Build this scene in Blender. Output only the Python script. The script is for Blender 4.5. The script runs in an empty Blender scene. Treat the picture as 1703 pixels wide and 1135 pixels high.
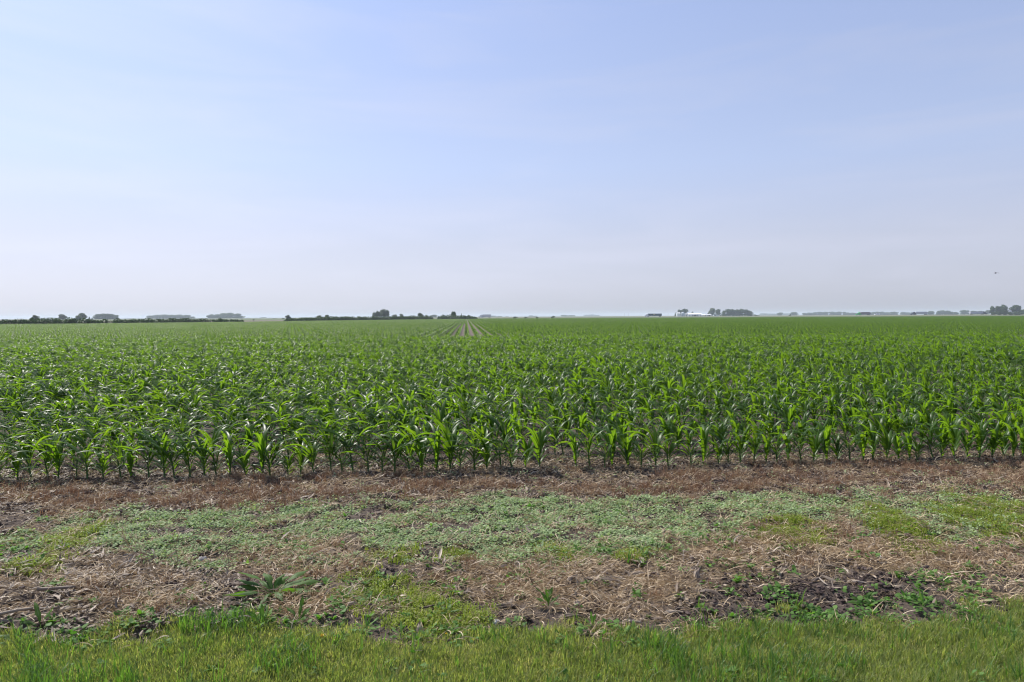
import bpy, math, random
import numpy as np
from mathutils import Matrix, Vector, Euler

# ---------------------------------------------------------------- camera, world, sun, exposure
S = bpy.context.scene
F_PX, CX, CY = 1135.0, 851.5, 567.5          # photograph 1703 x 1135, 24 mm lens
CAMH = 1.67
YAW, PITCH, ROLL = math.radians(3.83), math.atan((CY-526.6)/F_PX), math.radians(0.30)
_f = np.array([math.sin(YAW)*math.cos(PITCH), math.cos(YAW)*math.cos(PITCH), -math.sin(PITCH)])
_r0 = np.array([math.cos(YAW), -math.sin(YAW), 0.0])
_u0 = np.cross(_r0, _f)
_r = _r0*math.cos(ROLL) - _u0*math.sin(ROLL)
_u = _u0*math.cos(ROLL) + _r0*math.sin(ROLL)
CAMP = np.array([0, 0, CAMH])
cam_data = bpy.data.cameras.new('camera'); cam = bpy.data.objects.new('camera', cam_data)
S.collection.objects.link(cam); S.camera = cam
cam_data.sensor_width = 36.0; cam_data.lens = 36.0*F_PX/1703.0
cam_data.clip_start = 0.05; cam_data.clip_end = 60000
cam.matrix_world = Matrix(((_r[0], _u[0], -_f[0], 0), (_r[1], _u[1], -_f[1], 0), (_r[2], _u[2], -_f[2], CAMH), (0, 0, 0, 1)))

SUN_EL = math.radians(46)
SUN_AZ = YAW - math.radians(44)               # measured from +Y towards +X
S.render.engine = 'CYCLES'
S.view_settings.view_transform = 'Standard'; S.view_settings.look = 'None'
S.view_settings.exposure = 0.70; S.view_settings.gamma = 1.0
S.cycles.use_denoising = True; S.cycles.filter_width = 1.15
S.cycles.max_bounces = 8; S.cycles.diffuse_bounces = 3; S.cycles.glossy_bounces = 2
S.cycles.transmission_bounces = 4; S.cycles.transparent_max_bounces = 8; S.cycles.volume_bounces = 2

world = bpy.data.worlds.new("World"); S.world = world; world.use_nodes = True
wn, wl = world.node_tree.nodes, world.node_tree.links
bg = wn['Background']
sky = wn.new('ShaderNodeTexSky'); sky.sky_type = 'NISHITA'; sky.sun_disc = False
sky.sun_elevation = SUN_EL; sky.sun_rotation = SUN_AZ
sky.altitude = 200; sky.air_density = 1.0; sky.dust_density = 1.6; sky.ozone_density = 2.5
def wnode(t, **k):
    n = wn.new(t)
    for a, b in k.items(): setattr(n, a, b)
    return n
tc = wnode('ShaderNodeTexCoord')
sep = wnode('ShaderNodeSeparateXYZ'); wl.new(tc.outputs['Generated'], sep.inputs[0])
# summer haze whitens the sky towards the horizon
lum0 = wnode('ShaderNodeRGBToBW'); wl.new(sky.outputs[0], lum0.inputs[0])
lpw = wnode('ShaderNodeMath', operation='POWER'); lpw.inputs[1].default_value = 0.38; wl.new(lum0.outputs[0], lpw.inputs[0])
lum = wnode('ShaderNodeMath', operation='MULTIPLY'); lum.inputs[1].default_value = 2.66; wl.new(lpw.outputs[0], lum.inputs[0])
er_ = wnode('ShaderNodeValToRGB'); e_ = er_.color_ramp.elements
for k_, (p_, c_) in enumerate(((0.0, (.435, .446, .515)), (0.10, (.428, .455, .565)), (0.21, (.405, .487, .70)), (0.42, (.355, .452, .74)), (1.0, (.22, .32, .62)))):
    q_ = e_[k_] if k_ < 2 else e_.new(p_)
    q_.position = p_; q_.color = (*c_, 1)
for k_, (p_, c_) in enumerate(((0.0, (.435, .446, .515)), (0.10, (.428, .455, .565)), (0.21, (.405, .487, .70)), (0.42, (.355, .452, .74)), (1.0, (.22, .32, .62)))):
    e_[k_].position = p_; e_[k_].color = (*c_, 1)
wl.new(sep.outputs['Z'], er_.inputs[0])
hz0 = wnode('ShaderNodeMix', data_type='RGBA', blend_type='MULTIPLY'); hz0.inputs['Factor'].default_value = 1
wl.new(lum.outputs[0], hz0.inputs[6]); wl.new(er_.outputs[0], hz0.inputs[7])
hz = wnode('ShaderNodeMix', data_type='RGBA', blend_type='MULTIPLY'); hz.inputs['Factor'].default_value = 1; hz.inputs[7].default_value = (2, 2, 2, 1)
wl.new(hz0.outputs[2], hz.inputs[6])
m1 = wnode('ShaderNodeMix', data_type='RGBA'); m1.inputs['Factor'].default_value = 0.92
wl.new(sky.outputs[0], m1.inputs[6]); wl.new(hz.outputs[2], m1.inputs[7])
# thin streaks of high cirrus
mp = wnode('ShaderNodeMapping'); mp.inputs['Scale'].default_value = (1.6, 1.6, 11.0); mp.inputs['Rotation'].default_value = (0.05, -0.10, 0.3)
wl.new(tc.outputs['Generated'], mp.inputs[0])
nz = wnode('ShaderNodeTexNoise'); nz.inputs['Scale'].default_value = 1.5; nz.inputs['Detail'].default_value = 7; nz.inputs['Roughness'].default_value = 0.55
nz.inputs['Distortion'].default_value = 0.5
wl.new(mp.outputs[0], nz.inputs['Vector'])
cr = wnode('ShaderNodeMapRange'); cr.inputs['From Min'].default_value = 0.45; cr.inputs['From Max'].default_value = 0.8
cr.inputs['To Min'].default_value = 0.0; cr.inputs['To Max'].default_value = 0.36
wl.new(nz.outputs[0], cr.inputs['Value'])
m2 = wnode('ShaderNodeMix', data_type='RGBA')
hc = wnode('ShaderNodeMix', data_type='RGBA', blend_type='MULTIPLY'); hc.inputs['Factor'].default_value = 1
wl.new(lum.outputs[0], hc.inputs[6]); hc.inputs[7].default_value = (1.10, 1.13, 1.36, 1)
wl.new(cr.outputs[0], m2.inputs['Factor']); wl.new(m1.outputs[2], m2.inputs[6]); wl.new(hc.outputs[2], m2.inputs[7])
wl.new(m2.outputs[2], bg.inputs[0])
bg.inputs[1].default_value = 0.089

sd = bpy.data.lights.new('sun', 'SUN'); sun = bpy.data.objects.new('sun', sd); S.collection.objects.link(sun)
sd.energy = 4.0; sd.angle = math.radians(0.53); sd.color = (1.0, 0.95, 0.87)
_sd = Vector((math.sin(SUN_AZ)*math.cos(SUN_EL), math.cos(SUN_AZ)*math.cos(SUN_EL), math.sin(SUN_EL)))
sun.rotation_euler = _sd.to_track_quat('Z', 'Y').to_euler(); sun.location = (0, 0, 60)

# ---------------------------------------------------------------- helpers
rng = np.random.default_rng(7)
C = S.collection

def ray(px, py):
    return _f + _r*((px-CX)/F_PX) + _u*((CY-py)/F_PX)
def G(px, py, z=0.0):                          # pixel -> point of the ground plane
    d = ray(px, py); t = (z-CAMH)/d[2]
    p = CAMP + d*t
    return float(p[0]), float(p[1])
def AT(px, py, D):                             # pixel -> point at depth D along the view axis
    return CAMP + ray(px, py)*D
def hor(px):                                   # horizon height in the photograph
    return 526.6 - (px-CX)*math.tan(ROLL)
def PROJ(x, y, z=0.0):
    d = np.stack([x, y, np.broadcast_to(z, np.shape(x)) - CAMH], -1)
    D = d@_f
    return CX + (d@_r)/D*F_PX, CY - (d@_u)/D*F_PX, D
def CG(X, D):                                  # metres right of / ahead of the camera -> world
    return X*_r0[0] + D*math.sin(YAW), X*_r0[1] + D*math.cos(YAW)
def toCG(x, y):
    return x*_r0[0] + y*_r0[1], x*math.sin(YAW) + y*math.cos(YAW)

def _hash(ix, iy, s):
    h = (ix.astype(np.int64)*374761393 + iy.astype(np.int64)*668265263 + s*982451653) & 0x7fffffff
    h = ((h ^ (h >> 13))*1274126177) & 0x7fffffff
    return ((h ^ (h >> 16)) & 0xffff)/65535.0
def vn(x, y, s=0):
    x = np.asarray(x, float); y = np.asarray(y, float)
    ix = np.floor(x).astype(np.int64); iy = np.floor(y).astype(np.int64); fx = x-ix; fy = y-iy
    fx = fx*fx*(3-2*fx); fy = fy*fy*(3-2*fy)
    return (_hash(ix, iy, s)*(1-fx)+_hash(ix+1, iy, s)*fx)*(1-fy) + (_hash(ix, iy+1, s)*(1-fx)+_hash(ix+1, iy+1, s)*fx)*fy
def fbm(x, y, s=0, o=4):
    a, t, n = 0.5, 0, 0
    for k in range(o):
        t = t + a*vn(x*2**k+17.3*k, y*2**k-9.1*k, s+k); n += a; a *= 0.5
    return t/n

class MD:
    """mesh data made of quads with a per-vertex tint / midrib value and a per-face material slot"""
    def __init__(s): s.V, s.F, s.T, s.R, s.M, s.n = [], [], [], [], [], 0
    def add(s, V, F, T=0.5, R=0.0, M=0):
        V = np.asarray(V, float); F = np.asarray(F, int).reshape(-1, 4)
        s.V.append(V); s.F.append(F+s.n)
        s.T.append(np.broadcast_to(np.asarray(T, float), (len(V),)).copy()); s.R.append(np.broadcast_to(np.asarray(R, float), (len(V),)).copy())
        s.M.append(np.full(len(F), M) if np.isscalar(M) else M); s.n += len(V)
    def arr(s):
        if not hasattr(s, '_a') or s._a[5] != s.n:
            s._a = (np.concatenate(s.V), np.concatenate(s.F), np.concatenate(s.T), np.concatenate(s.R), np.concatenate(s.M), s.n)
        return s._a
    def join(s, o, rot=0.0, scale=1.0, loc=(0, 0, 0), tint=0.0, tilt=None):
        V, F, T, R, M, _ = o.arr(); c, n = math.cos(rot), math.sin(rot)
        A = np.array([[c, -n, 0], [n, c, 0], [0, 0, 1.0]])
        if tilt is not None:
            ct, st = math.cos(tilt), math.sin(tilt); A = A@np.array([[1, 0, 0], [0, ct, -st], [0, st, ct]])
        s.add((V*scale)@A.T + np.array(loc), F, np.clip(T+tint, 0, 1), R, M)
    def mesh(s, name, mats, smooth=True):
        V, F, T, R, M, _ = s.arr()
        me = bpy.data.meshes.new(name)
        me.vertices.add(len(V)); me.vertices.foreach_set('co', V.ravel().astype(np.float32))
        me.loops.add(len(F)*4); me.loops.foreach_set('vertex_index', F.ravel().astype(np.int32))
        me.polygons.add(len(F)); me.polygons.foreach_set('loop_start', np.arange(0, len(F)*4, 4, dtype=np.int32))
        try: me.polygons.foreach_set('loop_total', np.full(len(F), 4, dtype=np.int32))
        except Exception: pass
        me.polygons.foreach_set('material_index', M.astype(np.int32))
        me.polygons.foreach_set('use_smooth', np.full(len(F), smooth))
        for nm, a in (('tint', T), ('rib', R)):
            at = me.attributes.new(nm, 'FLOAT', 'POINT'); at.data.foreach_set('value', a.astype(np.float32))
        for m in mats: me.materials.append(m)
        me.update(calc_edges=True)
        return me

def nrm(v): return v/(np.linalg.norm(v, axis=-1, keepdims=True)+1e-9)
def ribbon(md, P, W, side, fold=0.0, T=0.5, M=0, across=2, ruffle=0.0, rs=0):
    """a leaf or blade along points P with half-widths W; across=2 gives a folded midrib"""
    P = np.asarray(P, float); W = np.asarray(W, float); n = len(P)
    t = nrm(np.gradient(P, axis=0)); side = np.broadcast_to(np.asarray(side, float), (n, 3))
    sd_ = nrm(side - (side*t).sum(1, keepdims=True)*t); nn = np.cross(sd_, t)
    up = nn*(fold*W)[:, None]
    if across == 1:
        V = np.stack([P-sd_*W[:, None], P+sd_*W[:, None]], 1).reshape(-1, 3)
        a = np.arange(n-1)*2; F = np.stack([a, a+1, a+3, a+2], 1)
        R = 0.0
    else:
        ru = 0
        if ruffle:
            ph = np.linspace(0, 9, n); ru = nn*(np.sin(ph+rs)*W*ruffle)[:, None]; ru2 = nn*(np.sin(ph*1.1+rs*2+1.5)*W*ruffle)[:, None]
        else: ru2 = 0
        V = np.stack([P-sd_*W[:, None]+up+ru, P, P+sd_*W[:, None]+up+ru2], 1).reshape(-1, 3)
        a = np.arange(n-1)*3
        F = np.concatenate([np.stack([a, a+1, a+4, a+3], 1), np.stack([a+1, a+2, a+5, a+4], 1)])
        R = np.tile([0., 1., 0.], n)
    md.add(V, F, T, R, M)
def tube(md, P, rad, k=6, T=0.5, M=0, cap=True):
    P = np.asarray(P, float); n = len(P); rad = np.broadcast_to(np.asarray(rad, float), (n,))
    t = nrm(np.gradient(P, axis=0)); ref = np.array([0, 0, 1.0]) if abs(t[0][2]) < 0.9 else np.array([1.0, 0, 0])
    a = nrm(np.cross(t, ref)); b = np.cross(t, a); th = np.linspace(0, 2*math.pi, k, endpoint=False)
    V = (P[:, None]+rad[:, None, None]*(a[:, None]*np.cos(th)[None, :, None]+b[:, None]*np.sin(th)[None, :, None])).reshape(-1, 3)
    F = []
    for i in range(n-1):
        for j in range(k):
            j2 = (j+1) % k; F.append([i*k+j, i*k+j2, (i+1)*k+j2, (i+1)*k+j])
    if cap:
        for e in (0, n-1):
            o = e*k
            for j in range(1, k-1, 2): F.append([o, o+j, o+j+1, o+(j+2) % k] if j+2 <= k else [o, o+j, o+j+1, o])
        F = [f for f in F if len(set(f)) == 4]
    md.add(V, F, T, 0, M)
def box(md, x0, x1, y0, y1, z0, z1, M=0, T=0.5):
    V = [(x0, y0, z0), (x1, y0, z0), (x1, y1, z0), (x0, y1, z0), (x0, y0, z1), (x1, y0, z1), (x1, y1, z1), (x0, y1, z1)]
    md.add(V, [(0, 3, 2, 1), (4, 5, 6, 7), (0, 1, 5, 4), (1, 2, 6, 5), (2, 3, 7, 6), (3, 0, 4, 7)], T, 0, M)
def prism(md, prof, y0, y1, M=0):
    """profile of (x, z) points extruded along y; caps as quad fans"""
    n = len(prof); V = [(x, y0, z) for x, z in prof]+[(x, y1, z) for x, z in prof]
    F = [(i, (i+1) % n, n+(i+1) % n, n+i) for i in range(n)]
    for o in (0, n):
        for j in range(1, n-1, 2):
            F.append((o, o+j, o+j+1, o+j+2) if j+2 < n else (o, o+j, o+j+1, o+j+1))
    md.add(V, [f for f in F if len(set(f)) == 4], 0.5, 0, M)
    T3 = [f for f in F if len(set(f)) == 3]
    for f in T3:                                # leftover triangle of an odd cap: split into a quad through an edge midpoint
        a, b, c = [np.array(V[i]) for i in (f[0], f[1], f[2])]
        md.add([a, (a+b)/2, b, c], [(0, 1, 2, 3)], 0.5, 0, M)

def link(name, me, parent=None, loc=None, rot=None, scale=None):
    o = bpy.data.objects.new(name, me); C.objects.link(o)
    if parent is not None: o.parent = parent
    if loc is not None: o.location = loc
    if rot is not None: o.rotation_euler = rot
    if scale is not None: o.scale = scale
    return o
def tag(o, label=None, cat=None, group=None, kind=None):
    for k, v in (('label', label), ('category', cat), ('group', group), ('kind', kind)):
        if v: o[k] = v
    return o
def copy_tree(o, parent=None):
    c = o.copy(); C.objects.link(c)
    if parent is not None: c.parent = parent
    for ch in list(o.children): copy_tree(ch, c)
    return c

# ---------------------------------------------------------------- materials
def newmat(name):
    m = bpy.data.materials.new(name); m.use_nodes = True
    return m, m.node_tree.nodes, m.node_tree.links
def varmat(name, cols, trans=0.0, tmul=(1.6, 2.2, 0.7), rough=0.5, spec=0.4, rib=None, seedmix=0.5, noise=0.0, nscale=30):
    """colour varies along a ramp with the piece's own tint and a random value per plant; trans = share of light let through"""
    m, N, L = newmat(name); out = N['Material Output']; pr = N['Principled BSDF']
    pr.inputs['Roughness'].default_value = rough; pr.inputs['Specular IOR Level'].default_value = spec
    at = N.new('ShaderNodeAttribute'); at.attribute_name = 'tint'
    oi = N.new('ShaderNodeObjectInfo')
    mx = N.new('ShaderNodeMix'); mx.data_type = 'FLOAT'; mx.inputs['Factor'].default_value = seedmix
    L.new(at.outputs['Fac'], mx.inputs[2]); L.new(oi.outputs['Random'], mx.inputs[3])
    src = mx.outputs[0]
    if noise:
        nt = N.new('ShaderNodeTexNoise'); nt.inputs['Scale'].default_value = nscale; nt.inputs['Detail'].default_value = 4
        tcn = N.new('ShaderNodeTexCoord'); L.new(tcn.outputs['Object'], nt.inputs['Vector'])
        ma = N.new('ShaderNodeMath'); ma.operation = 'MULTIPLY_ADD'; ma.inputs[1].default_value = noise; L.new(nt.outputs[0], ma.inputs[0])
        ad = N.new('ShaderNodeMath'); ad.operation = 'SUBTRACT'; ad.inputs[1].default_value = noise*0.5; L.new(src, ad.inputs[0])
        L.new(ad.outputs[0], ma.inputs[2]); src = ma.outputs[0]
    rp = N.new('ShaderNodeValToRGB'); e = rp.color_ramp.elements
    for i, c in enumerate(cols):
        if i < 2: el = e[i]; el.position = i/(len(cols)-1)
        else: el = e.new(i/(len(cols)-1))
        el.color = (*c, 1)
    if len(cols) > 2:
        for i, el in enumerate(sorted(e, key=lambda q: q.position)): pass
        for i, c in enumerate(cols): e[i].position = i/(len(cols)-1)
        for i, c in enumerate(cols): e[i].color = (*c, 1)
    L.new(src, rp.inputs[0]); col = rp.outputs[0]
    if rib:
        ra = N.new('ShaderNodeAttribute'); ra.attribute_name = 'rib'
        pw = N.new('ShaderNodeMath'); pw.operation = 'POWER'; pw.inputs[1].default_value = 6; L.new(ra.outputs['Fac'], pw.inputs[0])
        rm = N.new('ShaderNodeMix'); rm.data_type = 'RGBA'; rm.inputs[7].default_value = (*rib, 1)
        L.new(pw.outputs[0], rm.inputs['Factor']); L.new(col, rm.inputs[6]); col = rm.outputs[2]
    L.new(col, pr.inputs['Base Color'])
    if trans:
        tr = N.new('ShaderNodeBsdfTranslucent'); mu = N.new('ShaderNodeMix'); mu.data_type = 'RGBA'; mu.blend_type = 'MULTIPLY'
        mu.inputs['Factor'].default_value = 1; mu.inputs[7].default_value = (*tmul, 1); L.new(col, mu.inputs[6]); L.new(mu.outputs[2], tr.inputs['Color'])
        ms = N.new('ShaderNodeMixShader'); ms.inputs[0].default_value = trans
        L.new(pr.outputs[0], ms.inputs[1]); L.new(tr.outputs[0], ms.inputs[2]); L.new(ms.outputs[0], out.inputs[0])
    return m
def plain(name, col, rough=0.6, metal=0.0, spec=0.5, noise=0.12, nscale=3.0, bump=0.0):
    m, N, L = newmat(name); pr = N['Principled BSDF']
    pr.inputs['Roughness'].default_value = rough; pr.inputs['Metallic'].default_value = metal; pr.inputs['Specular IOR Level'].default_value = spec
    tcn = N.new('ShaderNodeTexCoord'); nt = N.new('ShaderNodeTexNoise'); nt.inputs['Scale'].default_value = nscale; nt.inputs['Detail'].default_value = 5
    L.new(tcn.outputs['Object'], nt.inputs['Vector'])
    mx = N.new('ShaderNodeMix'); mx.data_type = 'RGBA'; L.new(nt.outputs[0], mx.inputs['Factor'])
    mx.inputs[6].default_value = (*[c*(1-noise) for c in col], 1); mx.inputs[7].default_value = (*[min(1, c*(1+noise)) for c in col], 1)
    L.new(mx.outputs[2], pr.inputs['Base Color'])
    if bump:
        b = N.new('ShaderNodeBump'); b.inputs['Strength'].default_value = bump; L.new(nt.outputs[0], b.inputs['Height']); L.new(b.outputs[0], pr.inputs['Normal'])
    return m

M_CORN = varmat('corn_leaf', [(0.034, 0.078, 0.014), (0.050, 0.112, 0.016), (0.078, 0.145, 0.022)], trans=0.55, tmul=(2.85, 2.5, 0.5), rough=0.40, spec=0.34, rib=(0.11, 0.20, 0.05), seedmix=0.4)
M_STALK = varmat('corn_stalk', [(0.04, 0.09, 0.02), (0.06, 0.13, 0.03)], rough=0.45, spec=0.4, trans=0.12)
M_GRASS = varmat('grass_blade', [(0.110, 0.158, 0.046), (0.190, 0.240, 0.075), (0.29, 0.31, 0.12), (0.58, 0.50, 0.34)], trans=0.52, tmul=(1.6, 1.65, 0.75), rough=0.55, spec=0.25, seedmix=0.35)
M_TALLG = varmat('tall_grass_blade', [(0.060, 0.120, 0.032), (0.11, 0.190, 0.048), (0.18, 0.26, 0.07)], trans=0.45, tmul=(1.7, 2.0, 0.6), rough=0.45, spec=0.35, seedmix=0.3)
M_COVER = varmat('cover_leaf', [(0.16, 0.225, 0.105), (0.30, 0.375, 0.19), (0.46, 0.53, 0.32)], trans=0.28, tmul=(1.3, 1.6, 0.6), rough=0.75, spec=0.12, seedmix=0.4)
M_CLOVER = varmat('clover_leaf', [(0.065, 0.145, 0.034), (0.105, 0.20, 0.045), (0.16, 0.26, 0.065)], trans=0.35, tmul=(1.5, 1.9, 0.6), rough=0.6, spec=0.2, seedmix=0.4)
M_MOSS = varmat('fine_weed', [(0.15, 0.20, 0.035), (0.23, 0.27, 0.05), (0.31, 0.31, 0.075)], trans=0.42, tmul=(1.5, 1.8, 0.6), rough=0.55, spec=0.2, seedmix=0.4)
M_DOCK = varmat('dock_leaf', [(0.045, 0.095, 0.020), (0.068, 0.130, 0.026), (0.10, 0.175, 0.034)], trans=0.36, tmul=(1.9, 2.2, 0.6), rough=0.6, spec=0.22, rib=(0.12, 0.2, 0.07), seedmix=0.2, noise=0.5, nscale=25)
M_STRAW = varmat('dead_straw', [(0.14, 0.100, 0.062), (0.33, 0.240, 0.142), (0.54, 0.415, 0.265), (0.74, 0.63, 0.47)], trans=0.15, tmul=(1.2, 1.1, 0.9), rough=0.6, spec=0.25, seedmix=0.35)
M_RUST = varmat('rusty_dead_grass', [(0.15, 0.090, 0.060), (0.25, 0.155, 0.100), (0.40, 0.27, 0.17)], trans=0.2, tmul=(1.3, 1.1, 0.8), rough=0.65, spec=0.2, seedmix=0.4)
M_HUSK = varmat('dry_husk', [(0.045, 0.034, 0.027), (0.14, 0.105, 0.08), (0.34, 0.27, 0.20), (0.58, 0.50, 0.40)], trans=0.12, tmul=(1.1, 1.0, 0.8), rough=0.6, spec=0.25, seedmix=0.5, noise=0.35, nscale=60)
M_CLOD = varmat('soil_clod', [(0.050, 0.036, 0.032), (0.085, 0.063, 0.055), (0.13, 0.10, 0.088)], rough=0.95, spec=0.1, seedmix=0.6, noise=0.4, nscale=80)
M_STONE = varmat('stone', [(0.22, 0.20, 0.19), (0.38, 0.35, 0.33)], rough=0.8, spec=0.2, seedmix=0.1, noise=0.8, nscale=50)
M_CROWN = varmat('tree_leaf', [(0.042, 0.070, 0.036), (0.070, 0.108, 0.050), (0.105, 0.15, 0.068)], trans=0.2, tmul=(1.3, 1.6, 0.6), rough=0.6, spec=0.2, seedmix=0.35)
M_CROWNP = varmat('pale_tree_leaf', [(0.07, 0.09, 0.06), (0.11, 0.14, 0.09), (0.16, 0.19, 0.12)], trans=0.2, tmul=(1.2, 1.4, 0.7), rough=0.6, spec=0.2, seedmix=0.35)
M_BARK = plain('bark', (0.10, 0.08, 0.065), 0.9, noise=0.4, nscale=6)

# ---------------------------------------------------------------- zones of the field margin (mapped on the ground)
def lawn_top(px): return np.interp(px, [-600, 0, 150, 300, 430, 600, 700, 850, 950, 1100, 1200, 1300, 1450, 1600, 1703, 2400], [1085, 1072, 1062, 1047, 1040, 1050, 1052, 1052, 1047, 1037, 1027, 1024, 1026, 1020, 1008, 980])
def cover_low(px): return np.interp(px, [-600, 0, 100, 200, 300, 430, 600, 760, 860, 950, 1050, 1150, 1230, 1300, 1400, 1500, 1703, 2400], [960, 950, 930, 922, 938, 948, 930, 935, 948, 950, 935, 915, 885, 868, 876, 892, 880, 870])
def cover_top(px): return np.interp(px, [-600, 0, 150, 300, 500, 700, 900, 1100, 1300, 1500, 1703, 2400], [872, 864, 862, 850, 843, 836, 826, 826, 821, 819, 813, 800])
EDGE0, EDGET = 7.36, math.tan(math.radians(0.9))     # first corn row: y = EDGE0 + EDGET*x
def ell(px, py, cx, cy, rx, ry, rot=0.0):
    c, s = math.cos(rot), math.sin(rot); dx, dy = px-cx, py-cy
    u, v = (dx*c+dy*s)/rx, (-dx*s+dy*c)/ry
    return np.clip(1.35-np.sqrt(u*u+v*v), 0, 1)**0.8
def sstep(a, b, v): t = np.clip((v-a)/(b-a), 0, 1); return t*t*(3-2*t)
def zones(x, y):
    x = np.asarray(x, float); y = np.asarray(y, float)
    px, py, D = PROJ(x, y, 0.0)
    w1 = (fbm(x*2.2, y*2.2, 11)-0.5); w2 = (fbm(x*7, y*7, 12, 3)-0.5)
    wob = w1*34 + w2*22
    pyw = py + wob
    lawn = sstep(-12, 10, py + w2*62 + w1*34 - lawn_top(px) - 8); lawn = np.where(y < 3.3, np.maximum(lawn, sstep(3.30, 3.15, y)), lawn)
    cover = sstep(-10, 12, pyw-cover_top(px))*(1-sstep(-14, 16, pyw-cover_low(px)))
    cover = cover*np.where(px < 150, sstep(0.42, 0.60, fbm(x*3, y*3, 13)), sstep(0.30, 0.52, fbm(x*3.4, y*5, 14))*0.94+.03)
    moss = np.max([ell(px, pyw, 115, 908, 60, 17, -0.5), ell(px, pyw, 65, 945, 40, 12, -0.3), ell(px, pyw, 1312, 893, 62, 20, 0.15), ell(px, pyw, 1500, 885, 62, 20, 0.35),
                   ell(px, pyw, 1520, 908, 38, 14, 0.1), ell(px, pyw, 1650, 865, 95, 24, 0.25), ell(px, pyw, 665, 1000, 110, 34, 0.2)*0.55, ell(px, pyw, 650, 922, 40, 10)*0.6, ell(px, pyw, 760, 925, 40, 14)*0.6,
                   ell(px, pyw, 940, 925, 40, 14, 0.2)*0.7, ell(px, pyw, 1055, 930, 30, 12)*0.8, ell(px, pyw, 745, 1030, 60, 18)*0.6, ell(px, pyw, 1780, 850, 80, 22)], axis=0)
    tan_ = np.max([ell(px, pyw, 500, 935, 100, 30), ell(px, pyw, 520, 1000, 90, 22), ell(px, pyw, 880, 965, 150, 34), ell(px, pyw, 1230, 925, 140, 40), ell(px, pyw, 1440, 925, 130, 34, 0.1),
                   ell(px, pyw, 1620, 925, 120, 24), ell(px, pyw, 220, 1005, 130, 34), ell(px, pyw, 1020, 985, 150, 28), ell(px, pyw, 1250, 885, 50, 14), ell(px, pyw, 1760, 905, 120, 24)], axis=0)
    weedy = np.max([ell(px, pyw, 1600, 985, 150, 26), ell(px, pyw, 1500, 1000, 120, 18), ell(px, pyw, 1250, 985, 70, 18)*0.8, ell(px, pyw, 640, 985, 130, 40)*0.75, ell(px, pyw, 1020, 935, 110, 22)*.5, ell(px, pyw, 620, 1050, 110, 18)*0.9,
                    ell(px, pyw, 30, 930, 55, 26)*0.8, ell(px, pyw, 1180, 890, 60, 16)*0.5, ell(px, pyw, 60, 1062, 90, 16), ell(px, pyw, 560, 1048, 170, 24), ell(px, pyw, 690, 1062, 110, 20), ell(px, pyw, 1380, 1015, 160, 10)*0.9, ell(px, pyw, 1750, 985, 120, 30)], axis=0)
    soil = np.max([ell(px, pyw, 1330, 990, 120, 22), ell(px, pyw, 1190, 1010, 60, 14)*0.8, ell(px, pyw, 1450, 970, 70, 10)*0.6], axis=0)
    heap = ell(px, pyw, 110, 995, 270, 55)
    edge = y - (EDGE0 + EDGET*x)
    rim = np.exp(-((py-lawn_top(px)-4)/17.0)**2)
    strip = (1-sstep(-6, 10, pyw-cover_top(px)))*(edge < 0.6)
    rust = strip*sstep(0.40, 0.62, fbm(x*1.3, y*4.2, 15))
    behind = (edge >= 0.6)
    for a in (cover, moss, tan_, weedy, soil, heap): a[...] = np.where(behind | (D < 0.5), 0, a)
    moss *= (1-lawn); tan_ *= (1-lawn); weedy *= 1-0.6*lawn; soil *= 1-lawn; heap *= 1-lawn; cover *= (1-lawn)*(1-0.85*moss)
    return dict(px=px, py=py, lawn=lawn, cover=cover, moss=moss, tan=tan_, weedy=weedy, soil=soil, heap=heap, strip=strip, rust=rust, edge=edge, rim=rim)

def height(x, y):
    x = np.asarray(x, float); y = np.asarray(y, float)
    near = sstep(60, 12, np.hypot(x, y))
    h = (fbm(x*0.9, y*0.9, 21)-0.5)*0.07*near + (fbm(x*5.5, y*6, 22, 4)-0.5)*0.075*sstep(14, 9, y)*(0.45+0.55*sstep(3.5, 3.9, y))
    z = ell(*(PROJ(x, np.maximum(y, 1.5), 0.0)[:2]), 110, 995, 300, 60)
    h = h + z*0.10*(fbm(x*4, y*4, 23, 3)-.1)
    h = h - 0.012*np.sin((x*0.02+y)/0.76*2*math.pi)*sstep(EDGE0, EDGE0+1, y)*sstep(46, 40, y)*near
    return h

# ground sheet: fine under the camera's nose, coarse out to the horizon
def axis(lo, hi, step, grow, far_lo, far_hi):
    a = list(np.arange(lo, hi, step)); s = step
    while a[-1] < far_hi: s *= grow; a.append(a[-1]+s)
    s = step; b = []
    v = a[0]
    while v > far_lo: s *= grow; v -= s; b.append(v)
    return np.array(b[::-1]+a)
gx = axis(-7.0, 7.6, 0.045, 1.16, -16000, 16000); gy = axis(2.4, 8.6, 0.035, 1.15, -9000, 22000)
X, Y = np.meshgrid(gx, gy); Zg = height(X, Y)
nxg, nyg = len(gx), len(gy)
idx = np.arange(nxg*nyg).reshape(nyg, nxg)
Fq = np.stack([idx[:-1, :-1], idx[:-1, 1:], idx[1:, 1:], idx[1:, :-1]], -1).reshape(-1, 4)
z = zones(X, np.maximum(Y, 1.4))
def mixc(a, b, t): return a*(1-t[..., None]) + np.array(b)*t[..., None]
n1 = fbm(X*5, Y*5, 31); n2 = fbm(X*1.1, Y*1.1, 32)
col = np.zeros(X.shape+(3,)) + np.array((0.086, 0.067, 0.054))
col = col*(0.75+0.5*n1)[..., None]
col = mixc(col, (0.15, 0.112, 0.09), np.clip(z['strip']*0.5*n2*1.6, 0, 1))
col = mixc(col, (0.29, 0.215, 0.14), np.clip(z['tan']*0.65, 0, 1))
col = mixc(col, (0.15, 0.115, 0.09), np.clip(z['heap']*0.5, 0, 1))
col = mixc(col, (0.064, 0.051, 0.043), z['soil']*0.9)
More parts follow.
